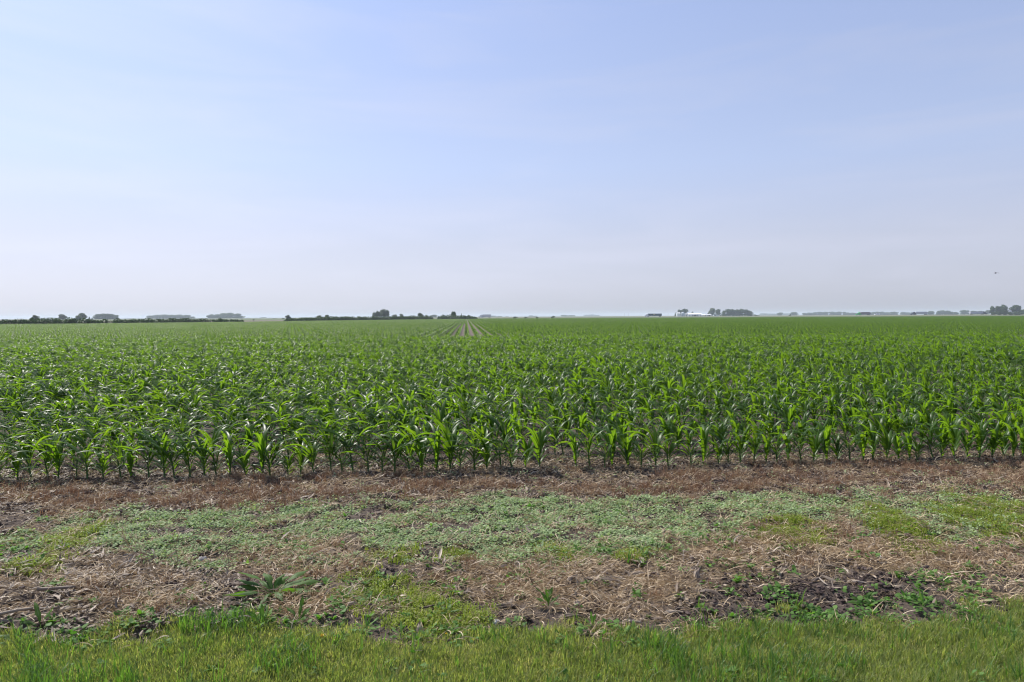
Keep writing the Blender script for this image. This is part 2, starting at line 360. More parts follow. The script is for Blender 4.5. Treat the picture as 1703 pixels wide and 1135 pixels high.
col = mixc(col, (0.085, 0.095, 0.05), z['cover']*0.5)
col = mixc(col, (0.10, 0.12, 0.035), z['moss']*0.7)
col = mixc(col, (0.095, 0.105, 0.040), z['lawn'])
Xc, Dc = toCG(X, Y)
col = mixc(col, (0.070, 0.054, 0.045), sstep(-.35, 0, z['edge'])*.8)
col = mixc(col, (0.150, 0.118, 0.098), sstep(3, 30, z['edge'])*0.9)
far = sstep(410, 440, Dc)
fcol = np.array((0.10, 0.125, 0.055))*(0.8+0.5*vn(X/900, Y/130, 41))[..., None]
fcol = mixc(fcol, (0.17, 0.145, 0.10), sstep(0.60, 0.72, vn(X/700+3, Y/160, 42)))
col = col*(1-far[..., None]) + fcol*far[..., None]
me = bpy.data.meshes.new('ground')
me.vertices.add(nxg*nyg); me.vertices.foreach_set('co', np.stack([X, Y, Zg], -1).ravel().astype(np.float32))
me.loops.add(len(Fq)*4); me.loops.foreach_set('vertex_index', Fq.ravel().astype(np.int32))
me.polygons.add(len(Fq)); me.polygons.foreach_set('loop_start', np.arange(0, len(Fq)*4, 4, dtype=np.int32))
me.polygons.foreach_set('use_smooth', np.full(len(Fq), True))
ca = me.color_attributes.new('earth', 'FLOAT_COLOR', 'POINT')
ca.data.foreach_set('color', np.concatenate([col.reshape(-1, 3), np.ones((nxg*nyg, 1))], 1).ravel().astype(np.float32))
me.update(calc_edges=True)
m, N, L = newmat('earth'); pr = N['Principled BSDF']; pr.inputs['Roughness'].default_value = 0.95; pr.inputs['Specular IOR Level'].default_value = 0.15
vc = N.new('ShaderNodeVertexColor'); vc.layer_name = 'earth'
tcg = N.new('ShaderNodeTexCoord')
ng1 = N.new('ShaderNodeTexNoise'); ng1.inputs['Scale'].default_value = 28; ng1.inputs['Detail'].default_value = 8; ng1.inputs['Roughness'].default_value = 0.7; L.new(tcg.outputs['Object'], ng1.inputs['Vector'])
rpg = N.new('ShaderNodeMapRange'); rpg.inputs['From Min'].default_value = 0.3; rpg.inputs['From Max'].default_value = 0.72; rpg.inputs['To Min'].default_value = 0.55; rpg.inputs['To Max'].default_value = 1.5
L.new(ng1.outputs[0], rpg.inputs['Value'])
mg = N.new('ShaderNodeMix'); mg.data_type = 'RGBA'; mg.blend_type = 'MULTIPLY'; mg.inputs['Factor'].default_value = 1
L.new(vc.outputs[0], mg.inputs[6]); L.new(rpg.outputs[0], mg.inputs[7]); L.new(mg.outputs[2], pr.inputs['Base Color'])
bm_ = N.new('ShaderNodeBump'); bm_.inputs['Strength'].default_value = 0.8; bm_.inputs['Distance'].default_value = 0.02; L.new(ng1.outputs[0], bm_.inputs['Height']); L.new(bm_.outputs[0], pr.inputs['Normal'])
me.materials.append(m)
tag(link('ground', me), kind='structure')

# ---------------------------------------------------------------- corn
def corn_parts(r, h=0.56, seg=9, nl=9, wind=0.10):
    st, lf = MD(), MD()
    plane = r.normal(0, 0.7)                    # leaf plane mostly across the line of sight
    lean = r.normal(0, 0.03)
    zt = h*0.42
    zz = np.linspace(-0.02, zt, 5)
    tube(st, np.stack([lean*zz/zt*0.5-wind*0.12*(zz/zt)**2, 0*zz, zz], 1), np.interp(zz, [0, zt], [0.0115, 0.006]), 7, T=r.uniform(0.2, 0.8))
    for k in range(nl):
        q = k/(nl-1)
        az = plane + (k % 2)*math.pi + r.normal(0, 0.22)
        z0 = 0.03 + (zt-0.03)*q**0.8
        Lf = (0.15 + 0.33*math.sin(math.pi*min(1, 0.15+0.72*q)))*h/0.56*r.uniform(0.8, 1.15)
        if q > 0.85: Lf *= 0.78
        e0 = math.radians(np.interp(q, [0, 0.5, 1], [50, 64, 80]) + r.normal(0, 6))
        bend = math.radians(np.interp(q, [0, 0.4, 0.8, 1], [95, 122, 88, 48]) + r.normal(0, 14))
        t = np.linspace(0, 1, seg); el = e0 - bend*t**1.35
        ds = Lf/(seg-1)
        azs = az + r.normal(0, 0.25)*t
        dx = np.concatenate([[0], np.cumsum(np.cos(el[:-1])*ds)]); dz = np.concatenate([[0], np.cumsum(np.sin(el[:-1])*ds)])
        x = dx*np.cos(azs); y = dx*np.sin(azs); zc = z0+dz
        x = x - wind*(t**1.4)*Lf*1.7*max(0, 0.35+0.65*abs(math.sin(az)) if math.cos(az) < 0 else 0.8)  # breeze carries the tips one way
        wmx = np.interp(q, [0, 0.5, 0.85, 1], [0.012, 0.026, 0.027, 0.019])*r.uniform(0.9, 1.15)
        W = wmx*np.minimum(1, 0.42+1.9*t)*(1-np.clip(t, 0, 1)**2.4)+0.0007
        side = np.stack([-np.sin(azs), np.cos(azs), 0*azs], 1)
        tw = r.normal(0, 0.7)*t**1.5
        side = side*np.cos(tw)[:, None] + np.array([0, 0, 1])*np.sin(tw)[:, None]
        ribbon(lf, np.stack([x, y, zc], 1), W, side, fold=np.interp(q, [0, 1], [0.2, 0.38]), T=np.clip(r.uniform(0.1, 0.9)+0*t.repeat(3), 0, 1), across=2, ruffle=0.16, rs=r.uniform(0, 6))
    return st, lf
cr_rng = np.random.default_rng(21)
CORN = []
for i in range(16):
    h_ = 0.555*cr_rng.uniform(0.84, 1.14)
    st, lf = corn_parts(cr_rng, h_, nl=int(cr_rng.integers(10, 14)))
    both = MD(); both.join(lf); V_, F_, T_, R_, M_, _ = st.arr(); both.add(V_, F_, T_, R_, 1)
    CORN.append((st.mesh('corn_stalk', [M_STALK]), lf.mesh('corn_leaves', [M_CORN]), both))

SRC = {}
def source(name, md, mats, smooth=True):
    o = bpy.data.objects.new(name, md if isinstance(md, bpy.types.Mesh) else md.mesh(name, mats, smooth)); return o
def scatter(name, sources, P, ix, rot, scl, label=None, cat=None):
    """one object that carries a crop or ground cover nobody would count"""
    col_ = bpy.data.collections.new(name+'_kinds')
    for i, s in enumerate(sources):
        s.name = '%s_kind_%02d' % (name, i); col_.objects.link(s)
    me = bpy.data.meshes.new(name); me.vertices.add(len(P)); me.vertices.foreach_set('co', np.asarray(P, np.float32).ravel())
    a = me.attributes.new('pick', 'INT', 'POINT'); a.data.foreach_set('value', np.asarray(ix, np.int32))
    a = me.attributes.new('turn', 'FLOAT_VECTOR', 'POINT'); a.data.foreach_set('vector', np.asarray(rot, np.float32).ravel())
    a = me.attributes.new('size', 'FLOAT', 'POINT'); a.data.foreach_set('value', np.asarray(scl, np.float32))
    me.update()
    o = link(name, me); tag(o, label, cat, kind='stuff')
    g = bpy.data.node_groups.new(name, 'GeometryNodeTree')
    g.interface.new_socket('Geometry', in_out='INPUT', socket_type='NodeSocketGeometry'); g.interface.new_socket('Geometry', in_out='OUTPUT', socket_type='NodeSocketGeometry')
    n, l = g.nodes, g.links
    gi, go = n.new('NodeGroupInput'), n.new('NodeGroupOutput'); iop = n.new('GeometryNodeInstanceOnPoints'); ci = n.new('GeometryNodeCollectionInfo')
    ci.inputs['Collection'].default_value = col_; ci.inputs['Separate Children'].default_value = True; ci.inputs['Reset Children'].default_value = True
    def na(t, nm): q = n.new('GeometryNodeInputNamedAttribute'); q.data_type = t; q.inputs['Name'].default_value = nm; return q.outputs['Attribute']
    er = n.new('FunctionNodeEulerToRotation')
    l.new(gi.outputs[0], iop.inputs['Points']); l.new(ci.outputs[0], iop.inputs['Instance']); iop.inputs['Pick Instance'].default_value = True
    l.new(na('INT', 'pick'), iop.inputs['Instance Index']); l.new(na('FLOAT_VECTOR', 'turn'), er.inputs[0]); l.new(er.outputs[0], iop.inputs['Rotation'])
    l.new(na('FLOAT', 'size'), iop.inputs['Scale']); l.new(iop.outputs[0], go.inputs[0])
    md_ = o.modifiers.new('scatter', 'NODES'); md_.node_group = g
    return o

ROW = 0.76
# headland: rows parallel to the field edge, plant by plant
HEAD_END = 46.0
pts = []
k = 0
while True:
    y0 = EDGE0 + k*ROW
    if y0 > HEAD_END: break
    half = y0*0.80 + 2.5
    xs = np.arange(-half, half, 0.142) + rng.uniform(0, 0.14)
    xs = xs + rng.normal(0, 0.018, len(xs)); keep = rng.random(len(xs)) > 0.035
    xs = xs[keep]; pts.append(np.stack([xs, y0+EDGET*xs+rng.normal(0, 0.018, len(xs)), np.full(len(xs), k)], 1))
    k += 1
pts = np.concatenate(pts)
ppx, ppy, pD = PROJ(pts[:, 0], pts[:, 1], 0.3)
vis = (ppx > -260) & (ppx < 1963); pts = pts[vis]; ppx = ppx[vis]; pD = pD[vis]
ph = height(pts[:, 0], pts[:, 1])
pidx = rng.integers(0, 16, len(pts)); prot = rng.normal(0, 0.35, len(pts)) + np.where(rng.random(len(pts)) < 0.25, math.pi, 0)*0
pscl = (0.92 + 0.5*(fbm(pts[:, 0]*0.28, pts[:, 1]*0.28, 51)-0.5) + rng.normal(0, 0.06, len(pts)))
pscl = pscl*0.95*np.where(rng.random(len(pts)) < .05, rng.uniform(.55, .8, len(pts)), 1)*rng.choice([.95, 1.0, 1.06], len(pts))
inframe = (ppx > -12) & (ppx < 1715)
order = np.argsort(pD + np.where(inframe, 0, 1e4))[:290]
single = np.zeros(len(pts), bool); single[order] = True
ROWLAB = ['first row at the edge of the bare brown strip', 'second row behind the edge plants', 'third row of the crop', 'fourth row of the crop', 'fifth row of the crop']
protos = []
for i in range(16):
    r_ = bpy.data.objects.new('corn_plant', None); C.objects.link(r_)
    link('stalk', CORN[i][0], r_); link('leaves', CORN[i][1], r_); protos.append(r_)
used = set()
LAND = [(0, 150, 'by the left edge of the field'), (150, 400, 'behind the dead weed stalks'), (400, 640, 'straight behind the big dock plant'), (640, 860, 'behind the large brown husk'),
        (860, 1120, 'over the small dock plant by the lawn'), (1120, 1300, 'below the white farm'), (1300, 1500, 'beyond the looped husk'), (1500, 1760, 'by the upright pale stick')]
for j in order:
    i = int(pidx[j])
    o = protos[i] if i not in used else copy_tree(protos[i]); used.add(i)
    o.location = (pts[j, 0], pts[j, 1], ph[j]); o.rotation_euler = (rng.normal(0, 0.04), rng.normal(0, 0.05), prot[j]); o.scale = [pscl[j]]*3
    kx = int(pts[j, 2]); wh = next((t for a, b, t in LAND if a <= ppx[j] < b), LAND[0][2] if ppx[j] < 0 else LAND[-1][2])
    rl = ['front row', 'second row', 'third row', 'fourth row', 'fifth row', 'sixth row'][min(kx, 5)]
    tag(o, 'corn plant in the %s, %s' % (rl, wh), 'corn plant', 'corn plants in the nearest rows')
for i in range(16):
    if i not in used: bpy.data.objects.remove(protos[i])

rest = ~single
P_all = [np.stack([pts[rest, 0], pts[rest, 1], ph[rest]], 1)]; I_all = [pidx[rest]]
R_all = [np.stack([rng.normal(0, 0.05, rest.sum()), rng.normal(0, 0.06, rest.sum()), prot[rest]], 1)]; S_all = [pscl[rest]]
srcs = [source('c', CORN[i][2], [M_CORN, M_STALK]) for i in range(16)]
# main field: rows run away from the camera; 3 m lengths of row
lo = []
for i in range(8): # lighter plants for the distance
    st, lf = corn_parts(cr_rng, 0.555*cr_rng.uniform(0.86, 1.08), seg=5, nl=7)
    b = MD(); b.join(lf); V_, F_, T_, R_, M_, _ = st.arr(); b.add(V_, F_, T_, R_, 1); lo.append(b)
SEG = 3.04
for v in range(6):
    t_ = MD()
    for yy in np.arange(0, SEG, 0.175):
        if cr_rng.random() < 0.03: continue
        t_.join(lo[cr_rng.integers(0, 8)], rot=cr_rng.normal(0, 0.5), scale=cr_rng.uniform(0.56, 0.96), loc=(cr_rng.normal(0, 0.025), yy+cr_rng.normal(0, 0.03), 0), tint=cr_rng.normal(-.08, 0.32))
    srcs.append(source('c', t_, [M_CORN, M_STALK]))
NR = 8
for v in range(4):
    t_ = MD()
    for rI in range(NR):
        for yy in np.arange(0, 2*SEG, 0.20):
            t_.join(lo[cr_rng.integers(0, 8)], rot=cr_rng.normal(0, 0.8), scale=cr_rng.uniform(0.55, 1.02), loc=(rI*ROW+cr_rng.normal(0, 0.03), yy+cr_rng.normal(0, 0.03), 0), tint=cr_rng.normal(-.12, 0.32))
    srcs.append(source('c', t_, [M_CORN, M_STALK]))
def in_field(x, y):
    Xc, Dc = toCG(x, y)
    lim = np.interp(Xc, [-400, -200, -126, -90, -84, -58, -37, -18, 0, 120, 400], [120, 150, 176, 222, 255, 343, 376, 424, 428, 432, 420])
    return Dc < lim
MID_END = HEAD_END + 1.0 + SEG*30
xr = np.arange(-150, 175)*ROW + 0.1
yr = np.arange(HEAD_END+0.9, MID_END, SEG)
A, B = np.meshgrid(xr, yr); A = A.ravel(); B = B.ravel()
qx, qy, qD = PROJ(A, B, 0.3); kk = (qx > -120) & (qx < 1823); A, B = A[kk], B[kk]
P_all.append(np.stack([A, B, 0*A], 1)); I_all.append(16+rng.integers(0, 6, len(A))); R_all.append(np.zeros((len(A), 3))); S_all.append(1+0.28*(fbm(A*0.06, B*0.04, 52)-.5)+rng.normal(0, .03, len(A)))
xr = np.arange(-62, 72)*ROW*NR + 0.1; yr = np.arange(MID_END, 470, 2*SEG)
A, B = np.meshgrid(xr, yr); A = A.ravel(); B = B.ravel()
qx, qy, qD = PROJ(A+3, B, 0.3); kk = (qx > -60) & (qx < 1763) & in_field(A+3, B); A, B = A[kk], B[kk]
P_all.append(np.stack([A, B, 0*A], 1)); I_all.append(22+rng.integers(0, 4, len(A))); R_all.append(np.zeros((len(A), 3))); S_all.append(1+0.28*(fbm(A*0.06, B*0.04, 52)-.5)+rng.normal(0, .03, len(A)))
scatter('corn_crop', srcs, np.concatenate(P_all), np.concatenate(I_all), np.concatenate(R_all), np.concatenate(S_all), 'rows of young green corn filling the flat field to the horizon', 'corn field')

# ---------------------------------------------------------------- ground cover, litter, lawn
gr = np.random.default_rng(5)
def blade(md, x, y, h, w, az, bend, T, M=0, seg=4, z0=-0.004):
    t = np.linspace(0, 1, seg); el = math.radians(88)-bend*t**1.2
    d = np.concatenate([[0], np.cumsum(np.cos(el[:-1])*h/(seg-1))]); zz = np.concatenate([[0], np.cumsum(np.sin(el[:-1])*h/(seg-1))])
    ribbon(md, np.stack([x+d*math.cos(az), y+d*math.sin(az), z0+zz], 1), w*(1-t**1.8)+0.0002, (-math.sin(az), math.cos(az), 0.0), T=T, across=1, M=M)
def grass_tuft(n, r, h0, h1, w, bend=(0.2, 1.2), dead=0.15, dark=0.0):
    m_ = MD()
    for _ in range(n):
        a, q = gr.uniform(0, 6.283), r*math.sqrt(gr.random()); T = gr.uniform(0, 0.62)-dark
        h = gr.uniform(h0, h1)
        if gr.random() < dead: T = gr.uniform(0.8, 1.0); h *= 0.7
        blade(m_, q*math.cos(a), q*math.sin(a), h, w*gr.uniform(0.7, 1.2), gr.uniform(0, 6.283), gr.uniform(*bend), T)
    return m_
def leaflet(md, p, L_, w, az, el, T, droop=0.5, M=0, seg=4, across=1, fold=0.0):
    t = np.linspace(0, 1, seg); e = el-droop*t
    d = np.concatenate([[0], np.cumsum(np.cos(e[:-1])*L_/(seg-1))]); zz = np.concatenate([[0], np.cumsum(np.sin(e[:-1])*L_/(seg-1))])
    P = np.stack([p[0]+d*math.cos(az), p[1]+d*math.sin(az), p[2]+zz], 1)
    W = w*np.sin(math.pi*np.clip(0.12+0.86*t, 0, 1))**0.7*(1-0.25*t)+0.0002
    ribbon(md, P, W, (-math.sin(az), math.cos(az), gr.normal(0, 0.25)), T=T, across=across, M=M, fold=fold)
def cover_patch(n, r, l0, l1, z0, z1, wf=0.42):
    m_ = MD()
    for _ in range(n):
        a, q = gr.uniform(0, 6.283), r*math.sqrt(gr.random()); L_ = gr.uniform(l0, l1)
        leaflet(m_, (q*math.cos(a), q*math.sin(a), gr.uniform(z0, z1)*(1-0.5*(q/r)**2)), L_, L_*wf, gr.uniform(0, 6.283), gr.uniform(-0.1, 0.9), gr.uniform(0, 1), droop=gr.uniform(0, 1.0))
    return m_
def moss_patch(n, r):
    m_ = MD()
    for _ in range(n):
        a, q = gr.uniform(0, 6.283), r*math.sqrt(gr.random()); h = gr.uniform(0.015, 0.05)*(1-0.4*q/r)
        blade(m_, q*math.cos(a), q*math.sin(a), h, 0.0022, gr.uniform(0, 6.283), gr.uniform(0.3, 1.6), gr.uniform(0, 1), seg=3)
        leaflet(m_, (q*math.cos(a), q*math.sin(a), h*0.7), 0.009, 0.003, gr.uniform(0, 6.283), 0.3, gr.uniform(0, 1), seg=3)
    return m_
def straw_patch(n, r, l0=0.03, l1=0.14, zup=0.02, w=0.0016):
    m_ = MD()
    for _ in range(n):
        a, q = gr.uniform(0, 6.283), r*math.sqrt(gr.random()); L_ = gr.uniform(l0, l1); az = gr.uniform(0, 6.283); c = gr.normal(0, 0.9)
        t = np.linspace(0, 1, 5); aa = az+c*t
        x = q*math.cos(a)+np.cumsum(np.cos(aa))*L_/5; y = q*math.sin(a)+np.cumsum(np.sin(aa))*L_/5
        zz = gr.uniform(0.0, zup)+gr.uniform(-0.25, 0.6)*L_*t*0.5+gr.uniform(0, 0.2)*L_*np.sin(math.pi*t)
        ribbon(m_, np.stack([x, y, np.maximum(zz, 0.001)], 1), np.full(5, w*gr.uniform(0.6, 1.7))*(1-0.7*t**2), (0, 0, 1) if gr.random() < 0.5 else (-math.sin(az), math.cos(az), 0.2), T=gr.uniform(0, 1), across=1)
    return m_
def rust_tuft(n, r, h0, h1):
    m_ = MD()
    for _ in range(n):
        a, q = gr.uniform(0, 6.283), r*math.sqrt(gr.random())
        blade(m_, q*math.cos(a), q*math.sin(a), gr.uniform(h0, h1), 0.0017*gr.uniform(0.6, 1.4), gr.uniform(0, 6.283), gr.uniform(0.3, 2.0), gr.uniform(0, 1))
    return m_
def chip_patch(n, r, l0, l1, w=0.006):
    m_ = MD()
    for _ in range(n):
        a, q = gr.uniform(0, 6.283), r*math.sqrt(gr.random()); L_ = gr.uniform(l0, l1)
        leaflet(m_, (q*math.cos(a), q*math.sin(a), gr.uniform(0.0, 0.02)), L_, w*gr.uniform(0.4, 1.4), gr.uniform(0, 6.283), gr.uniform(-0.1, 0.3), gr.uniform(0, 1), droop=gr.normal(0, 0.5), seg=5, across=2, fold=gr.uniform(-0.9, 0.9))
    return m_
def lump(md, p, s, T, flat=0.6, nu=7, nv=5):
    u = np.linspace(0, 2*math.pi, nu, endpoint=False); v = np.linspace(0.05, math.pi-0.05, nv)
    U, Vv = np.meshgrid(u, v); R_ = s*(0.7+0.6*gr.random(U.shape))
    V = np.stack([p[0]+R_*np.sin(Vv)*np.cos(U), p[1]+R_*np.sin(Vv)*np.sin(U), p[2]+R_*flat*np.cos(Vv)], -1).reshape(-1, 3)
    F = [[i*nu+j, (i+1)*nu+j, (i+1)*nu+(j+1) % nu, i*nu+(j+1) % nu] for i in range(nv-1) for j in range(nu)]
    F += [[0, 1, 2, 3], [0, 3, 4, 5], [(nv-1)*nu+2, (nv-1)*nu+1, (nv-1)*nu, (nv-1)*nu+3], [(nv-1)*nu+5, (nv-1)*nu+4, (nv-1)*nu+3, (nv-1)*nu]]
    md.add(V, F, T)
def clod_patch(n, r, s0, s1):
    m_ = MD()
    for _ in range(n):
        a, q = gr.uniform(0, 6.283), r*math.sqrt(gr.random()); s_ = s0+(s1-s0)*gr.random()**2.5
        lump(m_, (q*math.cos(a), q*math.sin(a), s_*0.2), s_, gr.random())
    return m_
def broad_weed(n, l0, l1, wf=0.28, up=0.9):
    m_ = MD(); ph_ = gr.uniform(0, 6)
    for k in range(n):
        az = ph_+k*2.4+gr.normal(0, 0.2); L_ = gr.uniform(l0, l1)
        leaflet(m_, (0, 0, 0.004+0.002*k), L_, L_*wf, az, gr.uniform(up*0.5, up*1.2), gr.uniform(0.2, 0.9), droop=gr.uniform(0.6, 1.4), seg=6, across=2, fold=0.25)
    return m_

def place(n, weight, x0=-7.2, x1=7.8, y0=2.3, y1=8.2, seed=0):
    r_ = np.random.default_rng(seed); x = r_.uniform(x0, x1, n); y = r_.uniform(y0, y1, n)
    zz = zones(x, y); w = np.clip(weight(zz, x, y), 0, 1); k = r_.random(n) < w
    k &= (zz['px'] > -330) & (zz['px'] < 2030)
    return x[k], y[k]
def lay(name, kinds, mats, n, weight, seed, scl=(0.7, 1.3), label=None, cat=None, tilt=0.12, smooth=True, y1=8.2, y0=2.3):
    x, y = place(n, weight, seed=seed, y1=y1, y0=y0); r_ = np.random.default_rng(seed+100); k = len(x)
    h = height(x, y)
    print(name, k)
    scatter(name, [source(name, q, mats, smooth) for q in kinds], np.stack([x, y, h], 1), r_.integers(0, len(kinds), k),
            np.stack([r_.normal(0, tilt, k), r_.normal(0, tilt, k), r_.uniform(0, 6.283, k)], 1), r_.uniform(*scl, k), label, cat)

AREA = 15.0*5.9
lay('lawn_grass', [grass_tuft(22, 0.045, 0.02, 0.070, 0.0018, bend=(0.3, 2.1), dead=0.30) for _ in range(6)]+[grass_tuft(24, 0.045, 0.018, 0.05, 0.0019, bend=(0.4, 1.9), dead=0.68) for _ in range(5)], [M_GRASS], int(AREA*900),
    lambda z, x, y: z['lawn'], 1, (0.7, 1.25), 'short bright green lawn grass along the bottom of the picture', 'grass', y1=4.4)
lay('dry_grass', [grass_tuft(12, 0.04, 0.03, 0.085, 0.0015, bend=(0.3, 2.2), dead=1) for _ in range(5)], [M_GRASS], int(AREA*420),
    lambda z, x, y: z['lawn']*(0.10+0.6*sstep(0.46, 0.62, fbm(x*2.6, y*3.4, 66))), 12, (0.6, 1.2), 'dry blond blades standing through the lawn', 'dry grass', y1=4.4)
lay('lush_grass', [grass_tuft(8, 0.03, 0.06, 0.16, 0.0023, bend=(0.5, 2.3), dead=0.10, dark=0.05) for _ in range(6)], [M_TALLG], int(AREA*330),
    lambda z, x, y: z['lawn']*(0.09+0.5*sstep(0.50, 0.68, fbm(x*1.9, y*2.6, 61)))*np.where(z['px'] < 720, 1, 0.6), 2, (0.6, 1.15), 'longer darker grass standing out of the lawn', 'grass', y1=4.4)
lay('cover_weeds', [cover_patch(22, 0.055, 0.009, 0.020, 0.004, 0.034) for _ in range(8)], [M_COVER], int(AREA*800),
    lambda z, x, y: z['cover']*0.95+z['strip']*0.02, 3, (0.7, 1.3), 'low carpet of small grey green leaves across the field margin', 'ground cover')
lay('fine_weeds', [moss_patch(46, 0.06) for _ in range(5)], [M_MOSS], int(AREA*620), lambda z, x, y: z['moss']*1.1, 4, (0.8, 1.5), 'patches of fine yellow green weed on the field margin', 'ground cover')
lay('clover_weeds', [cover_patch(9, 0.045, 0.014, 0.030, 0.008, 0.04, 0.48) for _ in range(6)]+[broad_weed(7, 0.02, 0.045, 0.22, up=1.0) for _ in range(4)], [M_CLOVER], int(AREA*360),
    lambda z, x, y: z['weedy']*0.8*sstep(0.385, 0.54, fbm(x*5, y*5, 62))+z['tan']*0.42*sstep(.5, .62, fbm(x*6, y*6, 63))+z['lawn']*0.05+.6*z['rim']*sstep(.38, .55, fbm(x*6, y*6, 64))+0.02*(1-z['strip']), 5, (0.6, 1.3), 'small bright green broad leaved weeds dotted over the soil', 'weeds')
lay('straw_litter', [straw_patch(22, 0.10) for _ in range(8)], [M_STRAW], int(15*7.3*520),
    lambda z, x, y: np.maximum.reduce([z['tan']*.80, z['heap']*0.42, z['strip']*0.22, 0.12*(1-z['lawn'])*(z['edge'] < 2.6), 0.04*z['cover']])*(1-0.6*z['soil'])*np.where(z['edge'] > -.3, .5, 1), 6, (0.6, 1.2), 'thin dead straw matted over the bare margin', 'straw', y1=9.6)
lay('dead_grass', [rust_tuft(30, 0.05, 0.03, 0.09) for _ in range(6)], [M_RUST], int(AREA*260), lambda z, x, y: (z['rust']*0.60+z['strip']*0.05)*(z['edge'] < -.1)+z['tan']*0.10, 7, (0.6, 1.3), 'reddish brown dead grass on the strip below the corn', 'dead grass')
lay('husk_litter', [chip_patch(9, 0.10, 0.02, 0.07) for _ in range(6)]+[chip_patch(5, 0.1, 0.06, 0.13, 0.010) for _ in range(3)], [M_HUSK], int(AREA*290),
    lambda z, x, y: .7*z['heap']*2.0+z['strip']*0.42+z['tan']*0.42+0.12*(1-z['lawn'])+0.05*z['soil'], 8, (0.5, 1.15), 'broken grey and tan husk scraps strewn on the soil', 'plant litter', y1=9.5)
lay('stem_litter', [straw_patch(5, 0.09, 0.06, 0.22, 0.03, 0.0028) for _ in range(6)], [M_HUSK], int(AREA*130),
    lambda z, x, y: z['heap']*.9+z['strip']*0.30+z['tan']*0.30+z['cover']*.08+.3*z['soil'], 14, (0.6, 1.2), 'thicker grey stems and split stalk fibres among the straw', 'plant litter', y1=9.5)
lay('soil_clods', [clod_patch(18, 0.09, 0.002, 0.015) for _ in range(5)], [M_CLOD], int(AREA*420), lambda z, x, y: (1-z['lawn'])*(0.15+0.4*z['strip']+0.85*z['soil']), 9, (0.6, 1.4), 'small dark crumbs and clods of soil', 'soil', smooth=False, y1=10)

exec_objects = True
# ---------------------------------------------------------------- single plants and debris on the margin
def gz(x, y): return float(height(np.array([x]), np.array([y]))[0])
def big_leaf(L_, w, el, droop, T, ruffle=0.42, seg=15, petiole=0.18):
    m_ = MD(); t = np.linspace(0, 1, seg); e = el-droop*t**1.2; w = w*.86; cs_ = gr.normal(0, .16)
    d = np.concatenate([[0], np.cumsum(np.cos(e[:-1])*L_/(seg-1))]); zz = np.concatenate([[0], np.cumsum(np.sin(e[:-1])*L_/(seg-1))])
    W = w*np.interp(t, [0, petiole, petiole+0.16, 0.55, 0.82, 1], [0.10, 0.12, 0.55, .88, 0.62, 0.05])*(1-.30*gr.random(seg)**2*(t > .3))
    ribbon(m_, np.stack([d, cs_*L_*t**2, zz+0.01], 1), W*(1+.12*np.sin(t*23+cs_*40)), (0, 1, gr.normal(0, 0.45)), fold=0.3, T=T, across=2, ruffle=ruffle, rs=gr.uniform(0, 6))
    return m_
def dock(px, py, leaves, label, kind='dock_plant', cat='weed', mat=None):
    k_ = 1.42 if 'large dock' in label else 0.92 if kind == 'dock_plant' else 0.9
    x, y = G(px, py); r_ = link(kind, None, loc=(x, y, gz(x, y))); tag(r_, label, cat)
    for (az, L_, w, el, dr) in leaves:
        lf_ = big_leaf(L_*k_, w*k_*1.1, math.radians(el), math.radians(dr), gr.uniform(0.2, 0.9)); link('leaf', lf_.mesh('leaf', [mat or M_DOCK]), r_, rot=(0, 0, math.radians(az)))
    return r_
dock(455, 992, [(190, .21, .020, 12, 18), (352, .21, .020, 14, 20), (170, .17, .018, 24, 40), (22, .18, .018, 34, 50), (325, .15, .018, 10, 20), (225, .16, .018, 12, 24), (178, .20, .022, 34, 55), (160, .20, .020, 48, 60), (205, .18, .020, 22, 30), (120, .15, .022, 50, 70), (75, .13, .020, 48, 80), (40, .19, .022, 38, 50), (8, .20, .021, 30, 48),
               (335, .19, .022, 26, 36), (300, .16, .02, 34, 60), (265, .15, .019, 30, 55), (95, .10, .015, 60, 60), (140, .13, .020, 40, 70), (250, .12, .02, 24, 60)], 'large dock weed with long dark green leaves on the tan straw')
dock(497, 1034, [(200, .12, .018, 70, 30), (150, .13, .018, 60, 50), (80, .15, .020, 82, 25), (20, .11, .018, 66, 40), (300, .10, .016, 50, 50)], 'upright dock weed with blunt leaves at the lawn edge below the largest dock')
dock(436, 1050, [(170, .13, .018, 60, 40), (110, .13, .017, 76, 25), (60, .12, .017, 72, 40), (350, .12, .018, 55, 50), (240, .09, .014, 40, 50)], 'dock weed growing out of the lawn edge below the tall grass tuft')
dock(912, 1012, [(120, .13, .020, 74, 30), (70, .12, .018, 70, 40), (170, .11, .019, 50, 50), (20, .10, .017, 55, 45), (215, .09, .016, 30, 50), (330, .09, .015, 35, 40), (95, .10, .016, 84, 15)], 'compact dark green dock weed beside the tan cob husks')
dock(68, 1052, [(130, .17, .022, 66, 45), (60, .13, .02, 70, 40), (185, .12, .019, 40, 50), (350, .12, .018, 45, 45), (230, .10, .018, 30, 50)], 'broad leaved weed at the foot of the straw heap')
dock(22, 1075, [(150, .12, .02, 40, 50), (80, .11, .02, 60, 45), (20, .12, .022, 40, 50), (220, .12, .02, 30, 40)], 'low broad leaved weed in the corner of the lawn below the heap')
dock(1440, 1005, [(178, .14, .018, 24, 40), (30, .17, .020, 40, 60), (5, .17, .020, 22, 30), (150, .10, .016, 40, 50), (60, .10, .016, 60, 50)], 'spreading dark green weed on the bare soil by the lawn edge')
dock(1535, 1016, [(170, .12, .010, 40, 50), (140, .12, .010, 60, 40), (100, .14, .010, 80, 20), (60, .12, .010, 65, 40), (20, .12, .010, 45, 50), (340, .10, .009, 30, 50), (210, .1, .009, 30, 40)], 'bright star shaped weed with narrow leaves at the lawn edge', 'star_weed', 'weed', M_CLOVER)
